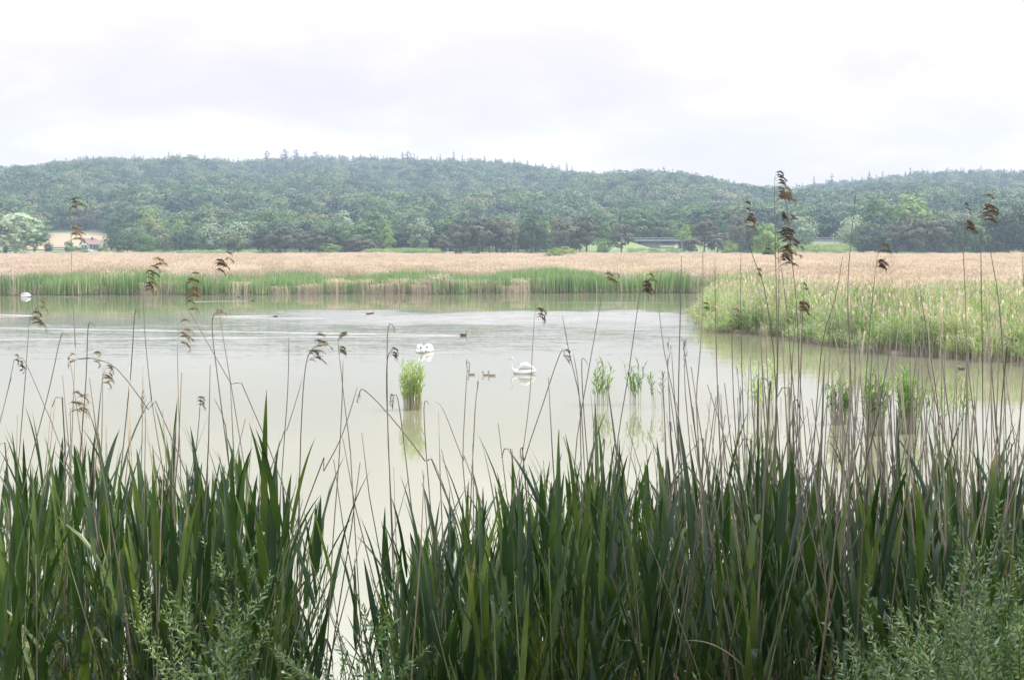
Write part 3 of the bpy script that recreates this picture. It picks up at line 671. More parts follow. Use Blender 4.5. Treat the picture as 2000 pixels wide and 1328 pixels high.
# straw coloured bare patch in the middle of the fringe
for i in range(46):
    X = gau(-13, 9) if i < 34 else uni(-65, 15); YY = shore_y(X) + uni(-2.2, 1.0); tP.append((X, YY, 0)); tR.append(uni(0, 6)); tS.append((0.7, 0.7, uni(.35, .72))); tI.append(random.randrange(5))
scatter('far_green_reeds', gP, gR, gS, gI, gsrc, label='green reed fringe along the far shore below the tan reeds', cat='reeds')
scatter('far_tan_reeds', tP, tR, tS, tI, tsrc, label='wide bed of pinkish tan dry reeds between lake and trees', cat='reeds')
print('far reeds', len(gP), len(tP))

# ------------------------------------------------------------------ leafy reed plants at mid distance (right bank, tufts)
def leafy(mb, x, y, h, lw, ll, nl, r, mg=0, ms=1, lean=None, sway=0.1):
    lx, ly = lean if lean else (gau(.04, sway) * h, gau(0, sway) * h)
    n = 3
    pt = [(x + lx * (k / n) ** 1.6, y + ly * (k / n) ** 1.6, h * k / n) for k in range(n + 1)]
    for k in range(n):
        w0 = 0.006
        mb.quad((pt[k][0] - w0, pt[k][1], pt[k][2]), (pt[k][0] + w0, pt[k][1], pt[k][2]), (pt[k + 1][0] + w0, pt[k + 1][1], pt[k + 1][2]), (pt[k + 1][0] - w0, pt[k + 1][1], pt[k + 1][2]), r, ms)
    for j in range(nl):
        f = 0.28 + 0.72 * (j + random.random()) / nl
        bx, by, bz = x + lx * f ** 1.6, y + ly * f ** 1.6, h * f
        an = uni(0, 6.28); l = ll * uni(.6, 1.15); up = uni(.7, 1.7); ca, sa = math.cos(an), math.sin(an)
        m1 = (bx + ca * l * .35, by + sa * l * .35, bz + l * .42 * up); tip = (bx + ca * l * .75, by + sa * l * .75, bz + l * (.75 * up - .2))
        wx, wy = -sa * lw / 2, ca * lw / 2; q = min(1, max(0, r + uni(-.3, .3)))
        mb.add([(bx - wx * .3, by - wy * .3, bz), (bx + wx * .3, by + wy * .3, bz), (m1[0] + wx, m1[1] + wy, m1[2] - .01), (m1[0] - wx, m1[1] - wy, m1[2] + .01), tip], [(0, 1, 2, 3), (3, 2, 4)], q, mg)
def mid_patch(n=78, size=2.0):
    mb = MB()
    for i in range(n):
        leafy(mb, uni(-size / 2, size / 2), uni(-size / 2, size / 2), uni(1.3, 2.6), 0.038, 0.58, 8, random.random(), sway=.07)
    for i in range(30):
        x, y, h = uni(-1.1, 1.1), uni(-1.1, 1.1), uni(1.7, 3.1); mb.quad((x - .012, y, 0), (x + .012, y, 0), (x + .12, y, h), (x + .10, y, h), uni(.4, 1), 1)
        if random.random() < .25: mb.quad((x + .06, y, h - .1), (x + .16, y, h - .12), (x + .24, y, h + .1), (x + .10, y, h + .12), random.random(), 2)
    for i in range(14):
        x, y, h = uni(-1, 1), uni(-1, 1), uni(.3, 1.0); k = uni(-.3, .3); mb.quad((x - .012, y, 0), (x + .012, y, 0), (x + k + .01, y, h), (x + k, y, h), uni(0.1, 1), 1)
    return mb.mesh('mid_reed_patch', [M['mid_green'], M['far_straw'], M['far_plume']])
msrc = make_sources('mid_reed_source', [mid_patch(66, 2.3) for _ in range(6)])
P, RZ, SC, ID = [], [], [], []
Y = 74.0
while Y < 200:
    st = 1.15 if Y < 130 else 1.5
    X0 = bank_x(Y) - 0.6; X1 = min(0.37 * Y + 4, X0 + (60 if Y < 128 else 12)); x = X0
    while x < X1:
        X, YY = x + uni(-.4, .4), Y + uni(-.5, .5); x += st * uni(.8, 1.2)
        if YY > 60 and (X > bank_x(YY) + .1 or (X > bank_x(YY) - 1.6 and random.random() < .3)):
            e = 0.82 + 0.18 * min(1, (X - bank_x(YY)) / 4); 
            if YY > 98 and random.random() < (YY - 98) / 70 and X > bank_x(YY) + 5: continue
            P.append((X, YY, 0.0)); RZ.append(uni(0, 6)); e *= 1 if X > bank_x(YY) + .6 else uni(.3, .75); SC.append((1, 1, uni(.72, 1.18) * e * (1 + .12 * math.sin(X * .6 + YY * .3) + .08 * math.sin(X * .23 - YY * .17)))); ID.append(random.randrange(6))
    Y += st * 0.9
scatter('right_bank_reeds', P, RZ, SC, ID, msrc, label='bright green leafy reeds covering the bank on the right side of the lake', cat='reeds')
print('mid', len(P))

def tuft(px, py, wid, hgt, n, label, dense=True, sparse_leaf=9, mud=True, name='reed_tuft', bare=0):
    p = on_water(px, py); t = empty(name, tuple(p)); tag(t, label, 'reed tuft')
    g_, s_ = MB(), MB()
    for i in range(n):
        a = uni(0, 6.28); q = wid / 2 * math.sqrt(random.random()) * .8; x, y = math.cos(a) * q, math.sin(a) * q
        h = hgt * uni(.55, 1.0)
        leafy(g_, x, y, h, 0.048, 0.36, sparse_leaf, random.random(), 0, 0, lean=(x * .3 + gau(0, .12), y * .2 + gau(0, .08)))
    tag(g_.build('green_shoots', M['mid_green'], t), kind='stuff')
    if mud:
        for i in range(int(n * 2.2)):
            a = uni(0, 6.28); q = wid / 2 * math.sqrt(random.random()) * .75; x, y = math.cos(a) * q, math.sin(a) * q; h = hgt * uni(.15, .62)
            k = gau(0, .07); s_.tube([(x, y, -.3), (x + k, y + k, h)], .009, 3, random.random() * .8)
    else:
        for i in range(n): 
            a = uni(0, 6.28); q = wid / 2 * math.sqrt(random.random()) * .7; x, y = math.cos(a) * q, math.sin(a) * q; s_.tube([(x, y, -.3), (x, y, hgt * .35)], .007, 3, random.random())
    tag(s_.build('dry_stems', M['far_straw'], t), kind='stuff'); return t
tuft(806, 800, 0.9, 1.95, 48, 'dense green reed tuft with brown foot standing alone in open water left of the swan')
tuft(1176, 790, 0.75, 1.75, 15, 'thin airy reed tuft in the water, left of the two sparse ones', mud=False, sparse_leaf=12)
tuft(1241, 790, 0.6, 1.7, 10, 'thin airy reed tuft in the water, middle one right of the big swan', mud=False, sparse_leaf=11)
tuft(1285, 796, 0.7, 1.9, 5, 'very sparse reed shoots in the water right of the middle thin tuft', mud=False, sparse_leaf=8)
tuft(1500, 812, 1.9, 2.0, 22, 'sparse leafy reed shoots below the tall feathery plumes', mud=False, sparse_leaf=10)
tuft(1640, 828, .8, 1.7, 34, 'reed tuft with rust brown foot, left one near the right bank')
tuft(1708, 850, .8, 2.2, 42, 'tall green reed tuft with brown foot, middle one near the right bank')
tuft(1772, 846, .85, 2.25, 46, 'brightest green reed tuft right of the middle one near the right bank')
tuft(1850, 838, 2.4, 1.7, 16, 'loose sparse reed shoots right of the brightest tuft', mud=False, sparse_leaf=10)
tuft(1372, 640, 1.1, 1.4, 7, 'thin isolated reed shoots in water at the left tip of the right bank', mud=False)

# ------------------------------------------------------------------ birds
def bird(name, px, py, rz, s, kind, label, group=None, cat='bird'):
    p = on_water(px, py); t = empty(name, (p.x, p.y, 0), rz); t.scale = (s, s, s); tag(t, label, cat, group)
    V = Vector
    b = MB()
    def seg(pts):   # pts: (x, z, half width y, half height z)
        b.loft([((x, 0, z), (0, wy, 0), (0, 0, hz)) for x, z, wy, hz in pts], 14)
    def neck(path, rad):
        b.tube([(x, 0, z) for x, z in path], rad, 10)
    if kind in ('swan', 'sleeping'):
        seg([(-.64, .16, .01, .01), (-.55, .14, .10, .08), (-.35, .10, .18, .13), (-.1, .07, .24, .165), (.15, .07, .23, .165), (.36, .09, .17, .14), (.47, .13, .10, .10), (.52, .15, .02, .02)])
    elif kind == 'cygnet':
        seg([(-.19, .07, .01, .01), (-.14, .06, .05, .04), (-.05, .04, .08, .07), (.06, .04, .08, .07), (.14, .06, .05, .05), (.17, .07, .01, .01)])
        neck([(.11, .05), (.15, .12), (.155, .18)], [.04, .03, .032])
        seg([(.10, .205, .005, .005), (.125, .21, .03, .032), (.165, .21, .035, .036), (.20, .20, .02, .02), (.21, .195, .004, .004)])
    else:
        seg([(-.24, .08, .01, .01), (-.18, .07, .06, .04), (-.06, .05, .10, .08), (.08, .05, .095, .08), (.17, .06, .06, .06), (.20, .08, .01, .01)])
        neck([(.15, .07), (.19, .15), (.19, .25)], [.045, .026, .028])
        seg([(.14, .285, .005, .005), (.165, .29, .028, .032), (.205, .29, .032, .036), (.24, .28, .02, .02), (.25, .28, .004, .004)])
    fm_ = {'swan': 'swan_white', 'sleeping': 'swan_white', 'cygnet': 'cygnet'}.get(kind, 'duck_brown')
    if kind == 'swan':
        neck([(.42, .14), (.54, .24), (.56, .38), (.52, .52), (.47, .64), (.47, .71), (.52, .738)], [.075, .055, .042, .036, .034, .036, .04])
        seg([(.45, .745, .01, .01), (.48, .75, .038, .04), (.54, .745, .045, .046), (.60, .72, .03, .03), (.63, .705, .012, .014)])
    if kind == 'sleeping':
        neck([(.40, .14), (.47, .24), (.42, .36), (.28, .40), (.14, .37), (.04, .34)], [.075, .058, .05, .05, .05, .045])
    o = b.build('body', M[fm_], t, True)
    rm = o.modifiers.new('merge', 'REMESH'); rm.mode = 'VOXEL'; rm.voxel_size = {'cygnet': .009, 'duck': .009}.get(kind, .016); rm.use_smooth_shade = True
    sm_ = o.modifiers.new('smooth', 'SMOOTH'); sm_.iterations = 3
    for sy in (-1, 1):
        wgt = MB()
        if kind in ('swan', 'sleeping'):
            up = .10 if kind == 'swan' else .03
            sec = [(.28, .14), (.12, .26 + up), (-.12, .30 + up), (-.36, .26 + up * .6), (-.60, .20)]
            sz = [(.01, .02), (.07, .13), (.085, .17), (.06, .12), (.01, .02)]
            wgt.loft([((x, sy * (.15 - .12 * (i / 4)), z), (0, a_, 0), (0, 0, c_)) for i, ((x, z), (a_, c_)) in enumerate(zip(sec, sz))], 10)
            wgt.build('wing', M['swan_white'], t, True)
        elif kind == 'duck':
            wgt.loft([((x, sy * .075, z), (0, a_, 0), (0, 0, c_)) for x, z, a_, c_ in ((.10, .07, .005, .01), (.02, .09, .03, .05), (-.1, .09, .028, .045), (-.22, .09, .004, .008))], 8)
            wgt.build('wing', M['duck_brown'], t, True)
    bl = MB()
    if kind == 'swan':
        bl.loft([((.60, 0, .715), (0, .024, 0), (0, 0, .022)), ((.67, 0, .685), (0, .020, 0), (0, 0, .014)), ((.72, 0, .665), (0, .014, 0), (0, 0, .006))], 8)
        bo = bl.build('bill', M['orange'], t, True); kb = MB(); kb.loft([((.585, 0, .738), (0, .015, 0), (0, 0, .012)), ((.61, 0, .735), (0, .017, 0), (0, 0, .016)), ((.63, 0, .718), (0, .008, 0), (0, 0, .006))], 8); kb.build('knob', M['black'], bo, True)
        for sy in (-1, 1): e = MB(); e.loft([((.555, sy * .040, .755), (.008, 0, 0), (0, 0, .008)), ((.555, sy * .046, .755), (.004, 0, 0), (0, 0, .004))], 6); e.build('eye', M['black'], t)
    elif kind == 'sleeping':
        bl.loft([((.05, .0, .40), (0, .02, 0), (0, 0, .02)), ((-.03, 0, .40), (0, .02, 0), (0, 0, .012)), ((-.08, 0, .385), (0, .01, 0), (0, 0, .006))], 8); bl.build('bill', M['orange'], t, True)
    elif kind == 'cygnet':
        bl.loft([((.20, 0, .20), (0, .012, 0), (0, 0, .01)), ((.24, 0, .19), (0, .008, 0), (0, 0, .004))], 6); bl.build('bill', M['black'], t)
    else:
        bl.loft([((.245, 0, .28), (0, .008, 0), (0, 0, .009)), ((.30, 0, .272), (0, .003, 0), (0, 0, .003))], 6); bl.build('bill', M['duck_pale'], t)
        c = MB(); c.loft([((.19, 0, .25), (0, .028, 0), (.028, 0, 0)), ((.195, 0, .17), (0, .030, 0), (.03, 0, 0))], 8); c.build('throat', M['duck_pale'], t)
        if name == 'grebe':
            c = MB(); c.loft([((.16, 0, .30), (0, .036, 0), (0, 0, .02)), ((.15, 0, .34), (0, .02, 0), (0, 0, .012)), ((.12, 0, .355), (0, .006, 0), (0, 0, .004))], 8); c.build('crest', M['rust'], t)
    return t
bird('swan', 1022, 730, R(178), 1.02, 'swan', 'white swan with curved neck swimming left behind the cygnets', cat='swan')
bird('sleeping_swan', 821, 689, R(-70), 1.0, 'sleeping', 'white swan resting head on back, left one of the touching pair', cat='swan')
bird('sleeping_swan', 836, 687, R(-118), 0.95, 'sleeping', 'white swan resting head on back, right one of the touching pair', cat='swan')
bird('swan', 50, 580, R(176), 1.1, 'sleeping', 'distant white swan near the far shore at the left edge', cat='swan')
bird('cygnet', 921, 732, R(180), 1.0, 'cygnet', 'grey-brown cygnet swimming first, farthest left of the three', cat='cygnet')
bird('cygnet', 949, 733, R(180), .9, 'cygnet', 'grey-brown cygnet swimming in the middle of the three', cat='cygnet')
bird('cygnet', 961, 734, R(176), 1.05, 'cygnet', 'grey-brown cygnet swimming last, nearest the big swan', cat='cygnet')
bird('grebe', 905, 656, R(-5), 1.2, 'duck', 'dark crested grebe swimming right ahead of a long wake', cat='grebe')
bird('duck', 538, 619, R(10), .9, 'duck', 'small dark duck with a short wake on open water left of centre', cat='duck')
bird('duck', 466, 581, R(5), .9, 'duck', 'tiny dark duck close to the far shore, farthest left of the ducks', cat='duck')
bird('duck', 494, 588, R(175), .9, 'duck', 'tiny dark duck just below the farthest left one by the far shore', cat='duck')
bird('duck', 719, 614, R(180), .95, 'duck', 'tiny dark duck, left one of the pair in midlake', cat='duck')
bird('duck', 726, 613, R(0), .95, 'duck', 'tiny dark duck, right one of the pair in midlake', cat='duck')
bird('duck', 790, 588, R(90), .9, 'duck', 'tiny dark duck alone below the straw coloured shore patch', cat='duck')
bird('coot', 1878, 722, R(200), 1.0, 'duck', 'small dark coot in the olive water below the right bank', cat='coot')

# ------------------------------------------------------------------ foreground: green reed plants
def blade_mesh(L_, W_, bend, curl=0.0, r=0.5, fold=None, nseg=8, tw=0.0, dead=False):
    """one leaf blade rising along +Z, arching towards +X; fold = where it snaps over"""
    mb = MB(); p = Vector((0, 0, 0)); a = uni(0.03, 0.12); vs = []; fs = []
    for i in range(nseg + 1):
        u = i / nseg
        wdt = W_ * (min(1, 0.35 + u * 5.0)) * (1 - u ** 2.2) ** 0.85
        if i == nseg: wdt = 0.0004
        t = Vector((math.sin(a), 0, math.cos(a))); ya = tw * u
        side = Vector((-math.sin(ya) * math.cos(a), math.cos(ya), math.sin(ya) * math.sin(a))).normalized()
        nrm = t.cross(side)
        vs += [tuple(p - side * wdt / 2 + nrm * wdt * .16), tuple(p), tuple(p + side * wdt / 2 + nrm * wdt * .16)]
        if i < nseg: fs += [(3 * i, 3 * i + 1, 3 * i + 4, 3 * i + 3), (3 * i + 1, 3 * i + 2, 3 * i + 5, 3 * i + 4)]
        p = p + t * L_ / nseg
        a += bend / nseg * (0.3 + 1.4 * u)
        if fold and abs(u - fold) < 0.5 / nseg: a += uni(1.4, 2.1)
    mb.add(vs, fs, r)
    for i in range(len(vs)): u = (i // 3) / nseg; mb.r[i] = r * .8 + (max(0, u - .72) * 1.6 if not dead else 0)
    return mb.mesh('leaf', M['dead_leaf' if dead else 'leaf_green'], True)
LV = []
for i in range(22): LV.append(blade_mesh(uni(.20, .42), uni(.013, .029), uni(.05, 1.0), r=uni(0, 1), tw=uni(-.6, .6)))
LB = []
for i in range(12): LB.append(blade_mesh(uni(.22, .44), uni(.016, .032), uni(1.2, 2.4), r=uni(.3, 1), fold=random.choice([None, None, .35, .55]), tw=uni(-.8, .8)))
LT = [blade_mesh(uni(.26, .46), uni(.020, .034), uni(.0, .6), r=uni(0, .8), tw=uni(-.5, .5)) for _ in range(12)]
LX = [blade_mesh(uni(.15, .34), uni(.008, .018), uni(1.0, 3.0), r=uni(0, 1), fold=random.choice([None, .3, .5]), tw=uni(-1.5, 1.5), dead=True) for _ in range(10)]
def plant_layout(h):
    nl = random.randint(7, 9); out = []; az = uni(0, 6.28)
    lean = (gau(0, .08), gau(0, .08))
    for j in range(nl):
        f = 0.36 + 0.47 * j / (nl - 1); az += 3.14 + gau(0, .8)
        bent = random.random() < (0.5 if j < nl - 3 else 0.2)
        me = random.choice(LB if bent else (LT if j >= nl - 4 else LV)); tilt = uni(.05, .42) + (.25 if j < 2 else 0)
        if j >= nl - 2: tilt = uni(.0, .26)
        z = h * f; out.append((me, (lean[0] * f * h * f, lean[1] * f * h * f, z), (0, tilt, az), uni(.85, 1.15)))
    for j in range(random.choice((1, 2, 2, 3))):
        f = uni(.12, .6); out.append((random.choice(LX), (lean[0] * f * h * f, lean[1] * f * h * f, h * f), (0, uni(.2, 1.0), uni(0, 6.28)), uni(.8, 1.2)))
    return lean, out
def plant_stem(h, lean, m):
    mb = MB(); mb.tube([(lean[0] * h * k * k, lean[1] * h * k * k, h * k * .86) for k in (0, .25, .5, .75, 1)], [.005, .0048, .004, .003, .0015], 5, random.random()); return mb.mesh('stem', m, True)
NV = 14; PV = []
for i in range(NV):
    lean, lay = plant_layout(2.2); PV.append((plant_stem(2.2, lean, M['stem_green']), lay))
ENV = [(-200, 900), (0, 905), (90, 850), (140, 810), (230, 815), (300, 850), (400, 850), (480, 835), (560, 880), (600, 940), (622, 1010), (640, 1230), (738, 1230), (756, 985), (850, 935), (950, 905), (1020, 900), (1100, 870), (1200, 822),
       (1300, 835), (1450, 850), (1500, 840), (1600, 890), (1700, 850), (1800, 870), (1900, 835), (2000, 840), (2200, 850)]
def hide_gap(px, Y): return 600 < px < 772
random.seed(11)
fgpts = []
while len(fgpts) < 1250:
    Y = uni(5.0, 9.2); X = uni(-.37, .37) * Y; px, _ = pyx((X, Y, 4.5))
    if hide_gap(px, Y): continue
    if px < 628 and random.random() < 0.22: continue
    top = interp(px, ENV) + 34 * math.sin(px * .021 + 1) * math.sin(px * .0073) + 18 * math.sin(px * .09) + abs(gau(0, 95)) - (38 if px < 640 else 12)
    if random.random() < .3: top += uni(60, 330)
    zt = at(px, top, Y).z; h = zt - zg(X, Y)
    if h < .7: continue
    fgpts.append((X, Y, h, px))
fgpts.sort(key=lambda q: q[1] + (0.0 if q[2] > 1.4 else 1))
near, rest = fgpts[:290], fgpts[290:]
REG = [(150, 'at the left edge below the yellow field'), (330, 'in the left stand below the stacked plumes'), (480, 'in the left stand beneath the long leaning stalk'), (640, 'on the left brink of the water gap'),
       (860, 'on the right brink of the water gap'), (1060, 'below the cygnets and the big swan'), (1250, 'below the thin airy tufts'), (1450, 'below the tip of the right bank'), (1600, 'beneath the tallest feathery plumes'),
       (1760, 'below the rust-footed water tufts'), (1900, 'behind the pale willow shrub at right'), (9999, 'at the right edge of the dense stand')]
def reg(px): return next(b for a, b in REG if px < a)
random.seed(21)
for (X, Y, h, px) in near:
    st, lay = random.choice(PV); k = h / 2.2
    t = empty('green_reed_plant', (X, Y, zg(X, Y) - .02), uni(0, 6.28)); t.scale = (1, 1, 1)
    q = reg(px); tag(t, 'broad leaved green reed plant ' + q, 'reed', 'green reeds ' + q)
    s = link('stem', st, t); s.scale = (1, 1, k)
    for me, loc, rot, sc in lay:
        lf = link('leaf', me, t); lf.location = (loc[0] * k, loc[1] * k, loc[2] * k); lf.rotation_euler = rot; lf.scale = (sc, sc, sc)
# the rest of the stand as one mass
def joined_plant(st, lay):
    mb = MB()
    def addm(me, Mx, m):
        vs = [tuple(Mx @ v.co) for v in me.vertices]; fs = [tuple(p.vertices) for p in me.polygons]; mb.add(vs, fs, random.random(), m)
    addm(st, Matrix.Identity(4), 1)
    for me, loc, rot, sc in lay:
        from mathutils import Euler
        addm(me, Matrix.Translation(loc) @ Euler(rot).to_matrix().to_4x4() @ Matrix.Scale(sc, 4), 2 if me in LX else 0)
    return mb.mesh('reed_plant_joined', [M['leaf_green'], M['stem_green'], M['dead_leaf']], True)
psrc = make_sources('reed_plant_source', [joined_plant(*p) for p in PV])
scatter('green_reed_mass', [(X, Y, zg(X, Y) - .02) for X, Y, h, p in rest], [uni(0, 6.28) for _ in rest], [(1, 1, h / 2.2) if False else (min(1.1, .55 + .45 * h / 2.2),) * 2 + (h / 2.2,) for X, Y, h, p in rest],
        [random.randrange(NV) for _ in rest], psrc, label='dense mass of dark green reeds behind the nearest plants in the foreground', cat='reeds')

# ------------------------------------------------------------------ foreground: dry stalks and plumes
def plume_mb(mb, base, size, droop, dense, dirx=1.0, spread=0.5):
    """feathery one-sided panicle: a few tassels arch over and hang down-wind, each fringed with fine filaments"""
    base = Vector(base); nt_ = max(1, round(1 + 2.4 * dense))
    up = droop < 0.15
    for j in range(nt_):
        f0 = j / max(1, nt_ - 1) if nt_ > 1 else 0.5
        p = base + Vector((0, 0, size * (-.25 + .5 * f0) * (1.6 if up else 1))); a = uni(.15, .75) + .35 * droop if not up else uni(-.12, .2)
        l = size * uni(.8, 1.25) * (1.0 - .25 * f0); yo = gau(0, spread) * .6; seg = 9; cen = []
        for k in range(seg + 1):
            cen.append((p.copy(), a)); p = p + Vector((dirx * math.sin(a), yo * math.sin(a), math.cos(a))) * (l / seg); a += (0.02 if up else (.10 + .20 * droop)) * uni(.8, 1.2)
        mb.tube([tuple(c[0]) for c in cen], [.0008 * (1 - .07 * k) for k in range(seg + 1)], 3, .2, cap=False)
        for i in range(int(20 + 8 * dense)):
            f = uni(.12, 1.0) * seg; k = min(int(f), seg - 1); q = cen[k][0].lerp(cen[k + 1][0], f - k); aa = cen[k][1] + gau(.25, .35); fl = size * uni(.16, .40) * (1.15 - .5 * f / seg)
            if up: fl *= .8; aa = gau(0, .35)
            yj = gau(0, .35); r = random.random(); w0 = uni(.0005, .0011); pts = []
            for z in range(4): pts.append(q.copy()); q = q + Vector((dirx * math.sin(aa), yj, math.cos(aa))) * (fl / 3); aa += .28
            vs = []
            for z, q_ in enumerate(pts):
                ww = w0 * (.8, 1.5, 1.2, .2)[z]; vs += [tuple(q_ + Vector((ww * .5, -ww * .5, ww))), tuple(q_ - Vector((ww * .5, -ww * .5, ww)))]
            mb.add(vs, [(2 * z, 2 * z + 1, 2 * z + 3, 2 * z + 2) for z in range(3)], r)
def stalk(pts, Y, plumes=(), label='', thick=1.0, group=None, name='dry_reed_stalk', bent_tip=None, fluffy=False):
    """pts: pixels from the tip down to the last seen point; continued to the ground"""
    W = [at(x, y, Y) for x, y in pts]
    d = W[-1] - W[-2]; d = d / max(1e-6, -d.z); d.x = max(-.35, min(.35, d.x)); g = W[-1].copy(); zz = 3.0
    while g.z > zg(g.x, Y) + .02 and zz > 0: g = g + d * .05 * Vector((1, 1, 1)).x; zz -= .05
    W.append(g); base = g
    t = empty(name, tuple(base)); tag(t, label, 'reed', group)
    # smooth the polyline
    P_ = [w_ - base for w_ in W]; Q = []
    for i in range(len(P_) - 1):
        p0, p1, p2, p3 = P_[max(i - 1, 0)], P_[i], P_[i + 1], P_[min(i + 2, len(P_) - 1)]
        n = 3 if i < len(P_) - 2 else 5
        for k in range(n):
            u = k / n; Q.append(0.5 * ((2 * p1) + (p2 - p0) * u + (2 * p0 - 5 * p1 + 4 * p2 - p3) * u * u + (3 * p1 - p0 - 3 * p2 + p3) * u ** 3))
    Q.append(P_[-1]); nq = len(Q)
    mb = MB(); sm = Y / 6.3
    mb.tube([tuple(q) for q in Q], [(.0008 + .0017 * (i / (nq - 1)) ** .5) * thick * sm for i in range(nq)], 6, random.random()); mb.build('stem', M['dry_stem'], t, True)
    if plumes:
        pz = sorted(((at(x, y, Y) - base) for x, y, *_ in plumes), key=lambda v: v.z); tp_ = Q[0]
        up_ = [v for v in pz if v.z > tp_.z + .004]
        if up_:
            rb = MB(); rr = [tuple(tp_)] + [tuple(v) for v in up_]; rb.tube(rr, [.0011] + [.0009] * (len(rr) - 1), 4, .3); rb.build('rachis', M['dry_stem'], t)
    for (x, y, s, dr, de) in plumes:
        pm_ = MB(); c = at(x, y, Y) - base; sz = s / F * Y
        plume_mb(pm_, c, abs(sz), dr, de, 1.0 if s > 0 else -1.0); pm_.build('plume', M['plume'], t)
    return t
